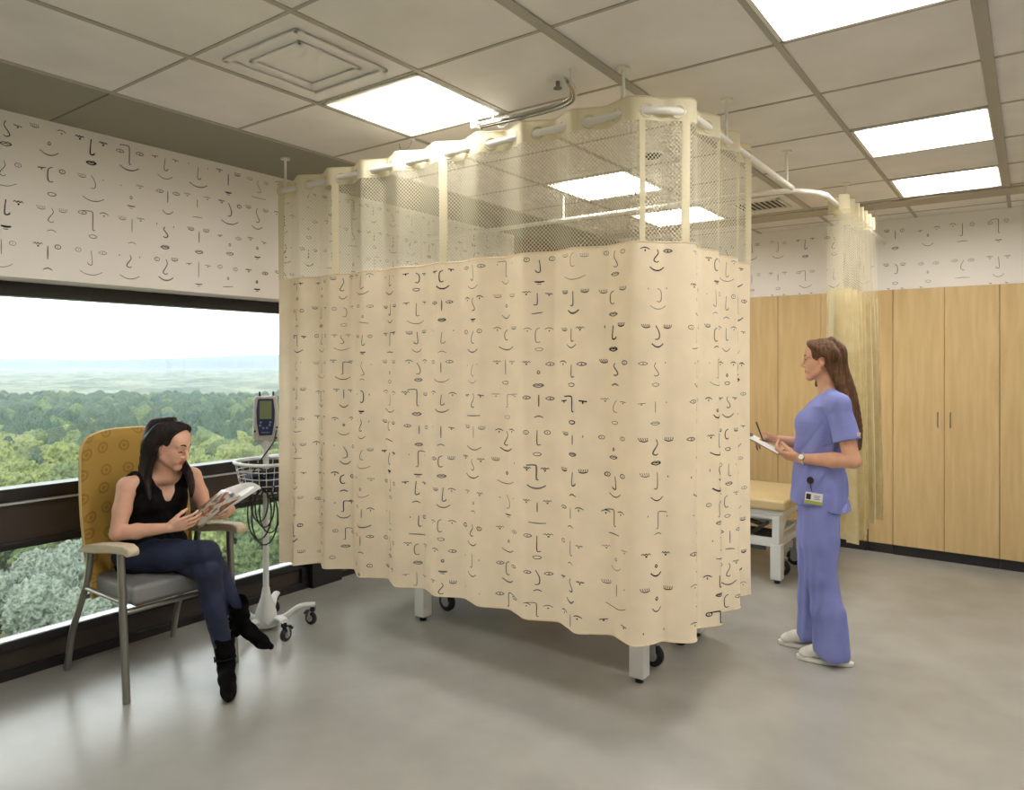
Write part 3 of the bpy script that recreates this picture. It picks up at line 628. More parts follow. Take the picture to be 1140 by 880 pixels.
GRP = ['green trees in the woods', 'yellow-green trees in the woods', 'green trees in the woods', 'pines beyond the woods', 'pines beyond the woods', 'grey-green trees near the building']
g = random.Random(3); used = set(); placed = 0; cand = []
d = 118.
while d < 330:
    wd = .78*d; nn = int(wd/5.6)
    for k in range(nn):
        r = -.86+.74*(k+g.random())/nn; cand.append((r, d+g.uniform(-3, 3)))
    d += 5.2+d*.012
def place(i, p, s, rot):
    global placed
    if i in used: o = protos[i].copy(); COL.objects.link(o)
    else: o = protos[i]; used.add(i)
    o.location = (p.x, p.y, ZG); o.scale = (s, s, s*g.uniform(.85, 1.15)); o.rotation_euler = (0, 0, rot); tag(o, LB[i], 'tree', GRP[i]); placed += 1
near = [(-.66, 92), (-.60, 90), (-.635, 98), (-.70, 99), (-.57, 99), (-.74, 92), (-.61, 108), (-.66, 106)]
for r, dd in near: place(5, outpt(r, dd), g.uniform(.62, .85), g.uniform(0, 6))
keep = []
for r, dd in cand:
    if dd < 165 and -.56 < r < -.50 and g.random() < .8: continue          # clearing with the road
    keep.append((r, dd))
big = keep[:285]; rest = keep[285:]
for r, dd in big:
    pn_ = mnoise.noise(Vector((r*6, dd*.02, 3))); i = (3 + g.randrange(2)) if g.random() < .10+(.35 if dd > 205 else 0) else (1 if pn_+g.uniform(-.2, .2) > 0.02 else g.choice((0, 2)))
    place(i, outpt(r, dd), g.uniform(.62, 1.15), g.uniform(0, 6))
for i, o in enumerate(protos):
    if i not in used: bpy.data.objects.remove(o)
mats3 = [leafA, leafB, leafC]; m = MB(); k = 0
for r, dd in rest:
    p = outpt(r, dd); s = g.uniform(.7, 1.15); k += 1; u = g.random(); pine = u < (.25 if dd < 250 else .75)
    crown(m, (p.x, p.y, ZG+(7.5 if not pine else 9)*s), 3.7*s, (4 if not pine else 6.5)*s, k % 50, V3, F3, .48, 2 if pine else (1 if g.random() < .4 else 0), .75 if pine else 0)
d = 335.
while d < 560:
    nn = int(.78*d/5.5)
    for q in range(nn):
        r = -.86+.74*(q+g.random())/nn; p = outpt(r, d+g.uniform(-4, 4)); s = g.uniform(.7, 1.35); k += 1
        crown(m, (p.x, p.y, ZG+7.5*s), 3.4*s, 5*s, k % 50, V2, F2, .5, 2 if g.random() < .85 else 0, .45)
    d += 9
o = m.build('forest_canopy', mats3, recalc=False); o.data.shade_smooth(); tag(o, 'mass of treetops of the farther woods seen through the window', 'forest', kind='stuff')
farm = mat('far_woods', (50, 64, 50), .95, rgb2=(100, 106, 90), vscale=.02)
def terr(m, r0, r1, d0, d1, hf, nu, nv): m.grid(lambda u, v: (lambda p, d: (p.x, p.y, ZG+hf(p, d)))(outpt(r0+(r1-r0)*u, d0+(d1-d0)*v**1.6), d0+(d1-d0)*v**1.6), nu, nv)
m = MB(); terr(m, -1.1, .1, 560, 3600, lambda p, d: 7+5*mnoise.noise(Vector((p.x*.012, p.y*.012, 0)))+4*mnoise.noise(Vector((p.x*.05, p.y*.05, 1)))-8*(d > 560)*max(0, 1-(d-560)/60), 240, 130)
o = m.build('distant_woods', farm, recalc=False); o.data.shade_smooth(); tag(o, 'hazy flat woodland stretching to the hills', 'woodland', kind='stuff')
hillm = mat('hill_woods', (44, 56, 58), .95, rgb2=(56, 68, 66), vscale=.003)
m = MB(); terr(m, -1.2, .2, 3500, 5600, lambda p, d: (lambda t, q: 4+q*math.sin(t*PI/1.0))(min(1, (d-3500)/2100), 62+44*mnoise.noise(Vector((p.x*.0011, p.y*.0011, 5)))+7*mnoise.noise(Vector((p.x*.005, p.y*.005, 2)))), 160, 40)
o = m.build('hills', hillm, recalc=False); o.data.shade_smooth(); structure(o)
# haze over the valley
hz = bpy.data.materials.new('valley_haze'); hz.use_nodes = True; n = hz.node_tree.nodes; n.clear(); o_ = n.new('ShaderNodeOutputMaterial'); vs_ = n.new('ShaderNodeVolumeScatter'); vs_.inputs['Color'].default_value = (.62, .80, 1, 1); vs_.inputs['Density'].default_value = .00013; vs_.inputs['Anisotropy'].default_value = .2
hz.node_tree.links.new(vs_.outputs[0], o_.inputs['Volume'])
m = MB(); m.box2((-6500, -4500, ZG-2), (-30, 6500, 90)); tag(m.build('valley_haze', hz), 'pale haze lying over the valley outside', 'haze', kind='stuff')
# road and parked cars below the lower pane
road = mat('asphalt', (168, 166, 158), .8)
m = MB(); P0, P1 = outpt(-.72, 118), outpt(-.42, 112); dr = (P1-P0).normalized(); nrm = Vector((-dr.y, dr.x, 0)); a, b = P0-dr*60-nrm*4, P1+dr*60-nrm*4; c_, d_ = b+nrm*8, a+nrm*8
m.add([(q.x, q.y, ZG+.05) for q in (a, b, c_, d_)], [(0, 1, 2, 3)]); tag(m.build('road', road, recalc=False), kind='structure')
# ---------------------------------------------------------------- people: smooth distance-field bodies
class Field:
    def __init__(s, lo, hi, h):
        s.lo = np.array(lo, float); s.h = h; s.n = np.ceil((np.array(hi)-s.lo)/h).astype(int)+1; s.F = np.full(s.n, 9., np.float32)
        s.ax = [s.lo[i]+h*np.arange(s.n[i]) for i in range(3)]
    def _sl(s, lo, hi):
        i0 = np.clip(np.floor((np.array(lo)-s.lo)/s.h).astype(int)-1, 0, s.n); i1 = np.clip(np.ceil((np.array(hi)-s.lo)/s.h).astype(int)+2, 0, s.n)
        if (i1 <= i0).any(): return None
        sl = tuple(slice(a, b) for a, b in zip(i0, i1)); X, Y, Z = [s.ax[i][sl[i]] for i in range(3)]
        return sl, X[:, None, None], Y[None, :, None], Z[None, None, :]
    def _put(s, sl, d, k, op):
        m = s.F[sl]; d = d.astype(np.float32)
        if op == 'add': h = np.maximum(k-np.abs(m-d), 0)/k; s.F[sl] = np.minimum(m, d)-h*h*k*.25
        else: d = -d; h = np.maximum(k-np.abs(m-d), 0)/k; s.F[sl] = np.maximum(m, d)+h*h*k*.25
    def cone(s, a, b, ra, rb, k=.01, op='add'):
        a = np.array(a, float); b = np.array(b, float); p = max(ra, rb)+k+3*s.h; q = s._sl(np.minimum(a, b)-p, np.maximum(a, b)+p)
        if q is None: return
        sl, X, Y, Z = q; ba = b-a; L2 = max(1e-12, ba @ ba); t = np.clip(((X-a[0])*ba[0]+(Y-a[1])*ba[1]+(Z-a[2])*ba[2])/L2, 0, 1)
        d = np.sqrt((X-a[0]-t*ba[0])**2+(Y-a[1]-t*ba[1])**2+(Z-a[2]-t*ba[2])**2)-(ra+(rb-ra)*t); s._put(sl, d, k, op)
    def chain(s, P, R, k=.01, op='add'):
        for i in range(len(P)-1): s.cone(P[i], P[i+1], R[i], R[i+1], k, op)
    def ell(s, c, r, M=None, k=.01, op='add'):
        c = np.array(c, float); r = np.array(r, float); p = r.max()+k+3*s.h; q = s._sl(c-p, c+p)
        if q is None: return
        sl, X, Y, Z = q; M = np.eye(3) if M is None else np.array(M)
        u = [(X-c[0])*M[0, i]+(Y-c[1])*M[1, i]+(Z-c[2])*M[2, i] for i in range(3)]
        k0 = np.sqrt(sum((u[i]/r[i])**2 for i in range(3))); k1 = np.sqrt(sum((u[i]/r[i]**2)**2 for i in range(3)))
        s._put(sl, k0*(k0-1)/np.maximum(k1, 1e-6), k, op)
    def loft(s, O, M, keys, k=.01, op='add', pw=2.2):
        """stack of rounded sections along the local z axis; keys (z, cx, cy, rx, ry)"""
        O = np.array(O, float); M = np.array(M); K = np.array(keys, float); ext = max(abs(K[:, 0]).max(), (abs(K[:, 1:3]).sum(1)+K[:, 3:].max(1)).max())*1.3+k+3*s.h
        cs = [O+M @ np.array([q[1]+a*q[3], q[2]+b*q[4], q[0]]) for q in K for a in (-1, 1) for b in (-1, 1)]; cs = np.array(cs)
        q = s._sl(cs.min(0)-k-4*s.h, cs.max(0)+k+4*s.h)
        if q is None: return
        sl, X, Y, Z = q; u = [(X-O[0])*M[0, i]+(Y-O[1])*M[1, i]+(Z-O[2])*M[2, i] for i in range(3)]
        z = u[2]; f = [np.interp(z, K[:, 0], K[:, i]) for i in range(1, 5)]
        x = np.abs((u[0]-f[0])/f[2]); y = np.abs((u[1]-f[1])/f[3]); d = ((x**pw+y**pw)**(1/pw)-1)*np.minimum(f[2], f[3])
        d = np.maximum(d, np.maximum(K[0, 0]-z, z-K[-1, 0])); s._put(sl, d, k, op)
    def disp(s, fn): s.F += fn(s.ax[0][:, None, None], s.ax[1][None, :, None], s.ax[2][None, None, :]).astype(np.float32)
    def mesh(s):
        F = s.F; S = F < 0; nx, ny, nz = s.n
        cnt = np.zeros((nx-1, ny-1, nz-1), np.int8)
        for a in (0, 1):
            for b in (0, 1):
                for c in (0, 1): cnt += S[a:nx-1+a, b:ny-1+b, c:nz-1+c]
        act = (cnt > 0) & (cnt < 8); I = np.argwhere(act); idx = np.full(act.shape, -1, np.int32); idx[act] = np.arange(len(I))
        pos = np.zeros((len(I), 3)); num = np.zeros(len(I)); C = {}
        for a in (0, 1):
            for b in (0, 1):
                for c in (0, 1): C[a, b, c] = F[I[:, 0]+a, I[:, 1]+b, I[:, 2]+c].astype(float)
        for ax in range(3):
            for p in (0, 1):
                for q in (0, 1):
                    e0 = [p, q]; e0.insert(ax, 0); e1 = [p, q]; e1.insert(ax, 1); f0, f1 = C[tuple(e0)], C[tuple(e1)]; cr_ = (f0 < 0) != (f1 < 0)
                    t = np.where(cr_, f0/np.where(cr_, f0-f1, 1), 0)
                    P = np.tile(np.array(e0, float), (len(I), 1)); P[:, ax] = t; pos += P*cr_[:, None]; num += cr_
        V = s.lo+(I+pos/num[:, None])*s.h; fs = []
        for ax in range(3):
            sl0 = [slice(1, None)]*3; sl0[ax] = slice(0, -1); sl1 = [slice(1, None)]*3; sl1[ax] = slice(1, None)
            a = S[tuple(sl0)]; b = S[tuple(sl1)]; E = np.argwhere(a != b); off = np.ones(3, int); off[ax] = 0; E = E+off
            fl = S[E[:, 0], E[:, 1], E[:, 2]]; o1, o2 = [(1, 2), (2, 0), (0, 1)][ax]; q = []
            for d1, d2 in ((1, 1), (0, 1), (0, 0), (1, 0)): G = E.copy(); G[:, o1] -= d1; G[:, o2] -= d2; G = np.minimum(G, np.array(idx.shape)-1); q.append(idx[G[:, 0], G[:, 1], G[:, 2]])
            Q = np.stack(q, 1); Q[~fl] = Q[~fl][:, ::-1]; fs.append(Q[(Q >= 0).all(1)])
        s.F = None
        return V, np.concatenate(fs)
def smooth_v(V, Fq, it=1, lam=.5):
    for _ in range(it):
        A = np.zeros_like(V); c = np.zeros(len(V))
        for i in range(4):
            a, b = Fq[:, i], Fq[:, (i+1) % 4]; np.add.at(A, a, V[b]); np.add.at(c, a, 1); np.add.at(A, b, V[a]); np.add.at(c, b, 1)
        V = V+lam*(A/np.maximum(c, 1)[:, None]-V)
    return V
def np_obj(name, V, Fq, mats, parent, paint=None, local=True):
    """paint: function of face centres giving a material index"""
    if not isinstance(mats, (list, tuple)): mats = [mats]
    me = bpy.data.meshes.new(name); me.vertices.add(len(V)); me.vertices.foreach_set('co', np.ascontiguousarray(V, np.float32).ravel())
    me.loops.add(len(Fq)*4); me.loops.foreach_set('vertex_index', np.ascontiguousarray(Fq, np.int32).ravel()); me.polygons.add(len(Fq)); me.polygons.foreach_set('loop_start', np.arange(0, len(Fq)*4, 4, dtype=np.int32))
    for m in mats: me.materials.append(m)
    if paint is not None: me.polygons.foreach_set('material_index', paint(V[Fq].mean(1)).astype(np.int32))
    me.update(calc_edges=True); me.validate(); me.shade_smooth()
    o = bpy.data.objects.new(name, me); COL.objects.link(o); o.parent = parent; return o
def A3(v): return np.array(v, float)
def frame(fwd, up):
    f = A3(fwd); f /= np.linalg.norm(f); u = A3(up); l_ = np.cross(u, f); l_ /= np.linalg.norm(l_); u = np.cross(f, l_); return np.stack([f, l_, u], 1)
def head(F, c, M, s):
    T = lambda x, y, z: A3(c)+M @ (A3((x, y, z))*s)
    E = lambda p, r, k=.01, op='add', R=None: F.ell(T(*p), A3(r)*s, M if R is None else M @ R, k*s, op)
    Cn = lambda a, b, ra, rb, k=.01, op='add': F.cone(T(*a), T(*b), ra*s, rb*s, k*s, op)
    E((-.018, 0, .038), (.096, .075, .086)); E((.022, 0, -.025), (.064, .060, .082), .03); E((.035, 0, .045), (.058, .062, .055), .02)
    for y in (-1, 1):
        Cn((.066, y*.010, -.098), (.005, y*.050, -.062), .016, .018, .03); E((.055, y*.034, -.028), (.026, .022, .024), .025)
        E((.083, y*.032, .006), (.013, .017, .013), .012, 'sub'); E((.0735, y*.031, .003), (.0135, .0155, .0125), .006)
        Cn((.087, y*.012, .024), (.072, y*.045, .024), .010, .008, .014)
        E((-.006, y*.074, -.006), (.017, .008, .030), .006); E((-.002, y*.0815, -.004), (.008, .005, .017), .004, 'sub'); E((.0, y*.071, -.036), (.008, .006, .009), .006)
        E((.094, y*.011, -.036), (.011, .0085, .008), .007); E((.070, y*.022, -.062), (.016, .02, .016), .02)
    Cn((.088, 0, .014), (.110, 0, -.026), .0075, .0095, .010); E((.068, 0, -.101), (.018, .019, .016), .02)
    E((.104, 0, -.032), (.010, .0095, .008), .006)
    E((.086, 0, -.060), (.009, .023, .0055), .006); E((.085, 0, -.0705), (.010, .019, .0062), .006); Cn((.096, -.02, -.0652), (.096, .02, -.0652), .0016, .0016, .003, 'sub')
    Cn((.10, 0, -.045), (.096, 0, -.054), .003, .003, .006, 'sub')
def head_paint(c, M, s):
    def f(P):
        q = (P-A3(c)) @ M/s; lips = (np.abs(q[:, 1]) < .0215) & (((q[:, 2]+.065)/(.0115-.25*np.abs(q[:, 1])))**2 < 1) & (q[:, 0] > .07); return lips
    return f
def head_parts(root, c, M, s, browm, lidm, eyem, irism, closed=False, gaze=(1, 0, 0)):
    T = lambda x, y, z: tuple(A3(c)+M @ (A3((x, y, z))*s))
    R3 = Matrix([list(r) for r in M])
    for y in (-1, 1):
        m = MB(); P = smoothpath([T(.0935, y*.013, .0275), T(.0905, y*.027, .0335), T(.0805, y*.043, .031), T(.070, y*.052, .0245)], 4); m.tube(P, [.0036*s*(1.25-.9*i/len(P)) for i in range(len(P))], 6, ell=1.3); m.build('eyebrow', browm, root, smooth=True, local=True)
        if not closed:
            m = MB(); m.ell(T(.0745, y*.031, .0015), (.0122*s, .0135*s, .0085*s), R3, 18, 12, 0); m.ell(T(.0805, y*.0305, .0012), (.0070*s, .0062*s, .0068*s), R3, 14, 10, 1); ob = m.build('eye', [eyem, irism], root, smooth=True, local=True)
        zl = -.0055 if closed else .0085
        m = MB(); P = smoothpath([T(.0855, y*.019, zl-.004), T(.0885, y*.026, zl), T(.087, y*.034, zl+.0003), T(.080, y*.0445, zl-.004)], 4); m.tube(P, [.0022*s*(.8+.6*math.sin(PI*i/(len(P)-1))) for i in range(len(P))], 5, ell=1.0); m.build('eyelashes', lidm, root, smooth=True, local=True)
def hand(F, W, f, n, t, s=1., curl=(.35, .45, .4), spread=.05, thumb=(.75, .62, .25), tc=.25, per=None):
    """W wrist, f towards the fingers, n out of the palm, t towards the thumb side"""
    f = A3(f)/np.linalg.norm(f); n = A3(n); n = n-f*(n @ f); n /= np.linalg.norm(n); t0 = A3(t); t = np.cross(f, n); t = t if t @ t0 > 0 else -t
    P = lambda a, b, c: A3(W)+s*(f*a+t*b+n*c)
    kn = [(.086, .031), (.090, .0105), (.085, -.0105), (.076, -.030)]
    F.ell(P(.048, 0, .002), (.048*s, .036*s, .0135*s), np.stack([f, t, n], 1), .01)
    for a, b in kn: F.cone(P(.005, b*.45, 0), P(a, b, 0), .0145*s, .0098*s, .008)
    F.ell(P(.035, .022, .010), (.028*s, .014*s, .012*s), np.stack([f, t, n], 1), .01)
    Ls = [(.043, .026, .021), (.048, .029, .022), (.045, .027, .021), (.035, .020, .018)]
    for i, ((a, b), L3) in enumerate(zip(kn, Ls)):
        p = P(a, b, 0); ang = 0; sp = (1.5-i)*spread; cu = per[i] if per else curl; r = .0086-.0008*(i == 3)
        for j, l_ in enumerate(L3):
            ang += cu[j]; d = (f*math.cos(ang)+n*math.sin(ang))*math.cos(sp)+t*math.sin(sp); q = p+d*l_*s
            F.cone(p, q, (r-.0008*j)*s, (r-.0008*(j+1))*s, .003); p = q
    p = P(.022, .026, .004); d = f*thumb[0]+t*thumb[1]+n*thumb[2]; d /= np.linalg.norm(d); rs = [.0135, .0105, .0095, .0078]
    ax_ = np.cross(d, n); 
    for j, l_ in enumerate((.042, .031, .026)):
        q = p+d*l_*s; F.cone(p, q, rs[j]*s, rs[j+1]*s, .005); p = q; d = d*math.cos(tc)+(f*.8+n*.5-t*.4)*math.sin(tc); d /= np.linalg.norm(d)
def bez(P, n=8): return [tuple(v) for v in smoothpath(P, n)]
def hair_strand(F, P, R, k=.008):
    Q = [A3(v) for v in smoothpath(P, 5)]; r = np.interp(np.linspace(0, 1, len(Q)), np.linspace(0, 1, len(R)), R); F.chain(Q, list(r), k)

skinW = mat('skin_light', (226, 178, 152), .5, subsurf=.12, var=.02, vscale=30); skinN = mat('skin_warm', (214, 164, 134), .5, subsurf=.12, var=.02, vscale=30)
lipm = mat('lips', (186, 108, 100), .4); lipn = mat('lips_pale', (180, 112, 100), .4)
def hairmat(nm, a, b):
    m = mat(nm, a, .42, rgb2=b, vscale=16, stretch=(6, 6, .55), bump=.5, bscale=26, spec=.25); return m
hairD = hairmat('hair_dark_brown', (22, 16, 15), (44, 33, 29)); hairB = hairmat('hair_brown', (72, 48, 30), (118, 84, 56))
browD = mat('brow_dark', (52, 36, 30), .8); browB = mat('brow_brown', (88, 62, 44), .8); lash = mat('lashes', (30, 24, 22), .7); eyew = mat('eye_white', (226, 222, 216), .25); iris = mat('iris_brown', (52, 36, 28), .2)

# ---------------- seated woman reading (world coordinates, parent at the origin of the seat)
WO = Vector((0, 0, 0))
hc = (-3.452, 1.885, 1.135); HM = frame((math.cos(math.radians(25))*.94, math.sin(math.radians(25))*.94, -.32), (.20, .10, 1)); HS = .92
wo = bpy.data.objects.new('person', None); COL.objects.link(wo); tag(wo, 'seated woman in black sleeveless top and dark jeans, legs crossed, reading a magazine', 'person')
F = Field((-3.80, 1.58, .50), (-3.08, 2.24, 1.30), .003)
head(F, hc, HM, HS)
N0 = A3(hc)+HM @ A3((-.030, 0, -.055)); NB = A3((-3.530, 1.885, .985))
F.cone(N0, NB, .046, .052, .02); F.cone(N0+A3((.02, 0, -.02)), NB+A3((.03, 0, -.01)), .034, .038, .02)
I3 = np.eye(3)
TM = frame((1, -.12, .0), (.10, 0, 1))
F.loft((-3.615, 1.878, .50), TM, [(0, 0, 0, .11, .165), (.10, 0, 0, .105, .155), (.20, 0, 0, .092, .125), (.32, .01, 0, .100, .135), (.42, .008, 0, .097, .145), (.47, 0, 0, .066, .13), (.50, 0, 0, .03, .08)], .02)
for y in (-1, 1): F.ell((-3.522, 1.872+y*.064, .862), (.050, .055, .055), None, .03)
RS, RE, RW = A3((-3.545, 1.715, .945)), A3((-3.535, 1.664, .728)), A3((-3.350, 1.815, .752))
LS, LE, LW = A3((-3.525, 2.035, .955)), A3((-3.500, 2.10, .765)), A3((-3.290, 2.105, .800))
for S_, E_, W_ in ((RS, RE, RW), (LS, LE, LW)):
    F.cone(NB+A3((0, (S_[1]-1.88)*.3, -.015)), S_, .040, .042, .03); F.chain([S_, S_*.5+E_*.5, E_], [.044, .041, .034], .015); md = E_*.62+W_*.38
    F.chain([E_, md, W_], [.034, .036, .0225], .012)
hand(F, RW, (.58, .74, .22), (-.72, .45, .25), (-.1, -.3, 1), .88, (.22, .50, .45), .01, (.85, .45, .35), .2)
hand(F, LW, (.62, -.72, .02), (-.75, -.65, .15), (.1, -.3, 1), .92, (.35, .55, .35), .06, (.5, .7, .6), .2)
V, Q = F.mesh(); hp = head_paint(hc, HM, HS)
bw = np_obj('body', V, Q, [skinW, lipm], wo, lambda P: hp(P)*1)
head_parts(wo, hc, HM, HS, browD, lash, eyew, iris, closed=True)
# sleeveless black top
blk_top = mat('black_knit', (17, 15, 17), .85, spec=.2)
F = Field((-3.80, 1.64, .50), (-3.38, 2.14, 1.04), .0035)
F.loft((-3.615, 1.878, .505), TM, [(0, 0, 0, .124, .178), (.10, .0, 0, .120, .166), (.20, .0, 0, .107, .140), (.32, .018, 0, .118, .150), (.42, .010, 0, .102, .154), (.468, 0, 0, .072, .142), (.495, 0, 0, .04, .10)], .02)
for y in (-1, 1): F.ell((-3.515, 1.872+y*.066, .860), (.052, .058, .058), None, .03); F.cone(NB+A3((0, y*.04, -.012)), NB+A3((-.015, y*.135, -.040)), .050, .048, .02)
F.disp(lambda X, Y, Z: .0035*np.sin(95*Z+30*Y+6*np.sin(20*Y))*np.clip((.82-Z)*6, 0, 1)+.0018*np.sin(70*Y+25*Z))
F.cone(NB+A3((.0, 0, .09)), NB+A3((.012, 0, -.005)), .060, .060, .008, 'sub')
for a in (-1, 0, 1): F.cone(NB+A3((.045, a*.042, .025)), NB+A3((.044, a*.002, -.118)), .046, .015, .004, 'sub')
for S_, s_ in ((RS, -1), (LS, 1)): F.cone(S_+A3((0, s_*.06, .03)), S_+A3((0, s_*.052, -.05)), .050, .044, .006, 'sub')
V, Q = F.mesh(); np_obj('sleeveless_top', V, Q, blk_top, wo)
# jeans
jean = mat('dark_denim', (25, 33, 56), .8, rgb2=(36, 46, 76), vscale=9, bump=.15, bscale=500)
RH, RK, RA = A3((-3.62, 1.785, .575)), A3((-3.205, 1.925, .632)), A3((-3.178, 2.085, .275)); LH, LK, LA_ = A3((-3.62, 1.965, .570)), A3((-3.175, 1.915, .545)), A3((-3.095, 1.955, .13))
F = Field((-3.82, 1.60, .08), (-3.0, 2.24, .78), .004)
F.ell((-3.63, 1.875, .585), (.125, .185, .095), None, .03)
def leg(F, Hp, Kn, An, r, k=.02):
    m1 = Hp*.45+Kn*.55; m2 = Kn*.68+An*.32+A3((-.012, 0, 0)); F.chain([Hp, m1, Kn], [r[0], r[1], r[2]], k); F.chain([Kn, m2, An], [r[2], r[3], r[4]], k)
leg(F, LH, LK, LA_, (.085, .072, .056, .055, .037), .012); leg(F, RH, RK, RA, (.088, .074, .057, .056, .036), .012)
F.disp(lambda X, Y, Z: .0012*np.sin(70*X+50*Z+3*np.sin(30*Y))+.0008*np.sin(110*Z+50*X-60*Y))
V, Q = F.mesh(); V = smooth_v(V, Q, 2); np_obj('jeans', V, Q, jean, wo)
suede = mat('black_suede', (10, 9, 10), .95, spec=.15, bump=.1, bscale=300)
def boot(name, An, up, fwd, heel=.07):
    M = frame(fwd, up); T = lambda x, y, z: An+M @ A3((x, y, z)); F = Field(An-.32, An+.32, .0035)
    F.chain([T(-.005, 0, .10), T(-.002, 0, .03), T(.0, 0, -.02)], [.047, .043, .042], .01)
    F.cone(T(-.012, 0, -.035), T(.055, 0, -.062), .036, .036, .02); F.cone(T(.055, 0, -.065), T(.125, 0, -.098), .036, .030, .02); F.cone(T(.125, 0, -.100), T(.178, 0, -.104), .029, .015, .02)
    F.cone(T(.08, .01, -.105), T(.14, .005, -.112), .030, .024, .01)
    z0 = -.128
    F.loft(T(-.030, 0, -.125), np.array(M), [(0, 0, 0, .022, .022), (.03, 0, 0, .022, .023), (.075, -.004, 0, .032, .032)], .006)
    F.cone(T(-.002, 0, .108), T(-.002, 0, .16), .040, .043, .003, 'sub')
    q = F.ax; d = M[:, 2]; pl = (q[0][:, None, None]-An[0])*d[0]+(q[1][None, :, None]-An[1])*d[1]+(q[2][None, None, :]-An[2])*d[2]; F.F = np.maximum(F.F, (z0-pl).astype(np.float32))
    F.disp(lambda X, Y, Z: .0016*np.sin(120*Z+40*X))
    V, Q = F.mesh(); b = np_obj(name, V, Q, suede, wo)
    m = MB(); m.tube([tuple(T(.048*math.cos(t)-.003, .045*math.sin(t), .012+.004*math.cos(t))) for t in [2*PI*i/24 for i in range(24)]], .005, 6, closed=True); m.tube([tuple(T(-.01+.012*math.cos(t), -.049, .012+.012*math.sin(t))) for t in [2*PI*i/10 for i in range(10)]], .003, 6, closed=True); m.build('ankle_strap', suede, b, smooth=True, local=True)
boot('boot', RA, A3((-.03, -.42, .90)), A3((.88, .36, -.28))); boot('boot', LA_+A3((0, 0, .0)), A3((-.10, -.02, 1)), A3((.83, -.50, .0)))
# hair: parted, long, falling in front of both shoulders
F = Field((-3.68, 1.68, .84), (-3.28, 2.08, 1.31), .0035); T = lambda x, y, z: A3(hc)+HM @ (A3((x, y, z))*HS)
F.ell(T(-.024, 0, .042), A3((.101, .084, .091))*HS, HM, .01)
for y in (-1, 1):
    for j in range(9):
        a = j/8; st_ = T(.046-.095*a, y*.008, .122-.005*abs(a-.4)*4+.006); m1 = T(.030-.09*a, y*(.055+.012*a), .098-.01*a); m2 = T(-.004-.075*a, y*.082, .035); m3 = T(-.030-.06*a, y*.086, -.03)
        if y < 0: en = A3((-3.515+.085*(1-a), 1.765+.02*a, .885+.05*a)); mid = A3((-3.535+.05*(1-a), 1.785+.005*a, .99))
        else: en = A3((-3.435+.05*(1-a), 1.950+.04*a, .875+.03*a)); mid = A3((-3.465+.045*(1-a), 1.957+.02*a, .985))
        hair_strand(F, [st_, m1, m2, m3, mid, en], [.010, .015, .016, .017, .017, .006], .007)
    for j in range(6):
        a = j/5; hair_strand(F, [T(-.04-.06*a, y*.01, .13-.03*a), T(-.09-.02*a, y*(.05), .08), T(-.10-.02*a, y*(.06-.03*a), -.02), A3((-3.585-.02*a, 1.88+y*(.085-.05*a), .96))], [.014, .02, .02, .012], .01)
F.ell(T(.088, 0, -.038), A3((.076, .071, .116))*HS, HM, .006, 'sub')
F.cone(T(.0, -.10, -.012), T(.01, -.07, -.012), .016, .015, .004, 'sub')
V, Q = F.mesh(); np_obj('hair', V, Q, hairD, wo)
for y in (-1, 1): pass
# ring on the near hand
# ---------------- magazine
def mag_pt(u, v, o=0):
    A, B, C_, D_ = (Vector(q) for q in ((-3.352, 1.955, .800), (-3.285, 2.055, .905), (-3.040, 2.005, .905), (-3.290, 1.925, .735)))
    p = (A*(1-u)+B*u)*(1-v)+(D_*(1-u)+C_*u)*v; nn = Vector((.60, -.70, .10)).normalized(); return p+nn*(.030*math.sin(PI*v)*u+.012*math.sin(PI*u)+o)+Vector((0, 0, .012))*math.sin(PI*v)*u
mgm = bpy.data.materials.new('magazine_cover'); mgm.use_nodes = True; n = mgm.node_tree.nodes; l = mgm.node_tree.links; b = n['Principled BSDF']; b.inputs['Roughness'].default_value = .3
t_ = n.new('ShaderNodeTexCoord'); z = n.new('ShaderNodeTexNoise'); z.inputs['Scale'].default_value = 3.2; z.inputs['Detail'].default_value = 3; r_ = n.new('ShaderNodeValToRGB'); e = r_.color_ramp.elements
e[0].position = .36; e[0].color = lin((96, 104, 104)); e[1].position = .42; e[1].color = lin((206, 198, 186))
for ps, c in ((.52, (214, 206, 196)), (.56, (178, 104, 50)), (.62, (120, 66, 36)), (.68, (196, 150, 110)), (.75, (220, 212, 202))): q = e.new(ps); q.color = lin(c)
l.new(t_.outputs['UV'], z.inputs[0]); l.new(z.outputs[0], r_.inputs[0]); l.new(r_.outputs[0], b.inputs['Base Color'])
mg = empty('magazine', (-3.24, 1.98, .83), 'open magazine with orange and grey cover held by the seated woman', 'magazine')
m = MB(); m.grid(lambda u, v: tuple(mag_pt(u, v)), 16, 20, uvf=lambda u, v: (u+2.3, v*1.3+.4)); o = m.build('cover', mgm, mg, smooth=True, recalc=False); so_ = o.modifiers.new('thick', 'SOLIDIFY'); so_.thickness = .003; so_.offset = -1
pg = mat('page_paper', (238, 238, 234), .5, var=.03, vscale=30); m = MB()
for q in range(3): m.grid(lambda u, v: tuple(mag_pt(u, v*.985, -.005-.003*q)), 10, 12)
m.grid(lambda u, v: tuple(mag_pt(u, v, -.006)*(1-v*.0)+Vector((-.02, .10, .02))*v*(u+.2)+Vector((.02, .03, .02))*math.sin(PI*v)), 10, 12)
m.grid(lambda u, v: tuple(Vector((-3.06, 2.01, .90))*(1-u)+Vector((-3.02, 2.06, .945))*u+Vector((-.10, -.02, -.03))*v+Vector((0, .02, .012))*math.sin(PI*v)), 8, 8)
o = m.build('pages', pg, mg, smooth=True, recalc=False)

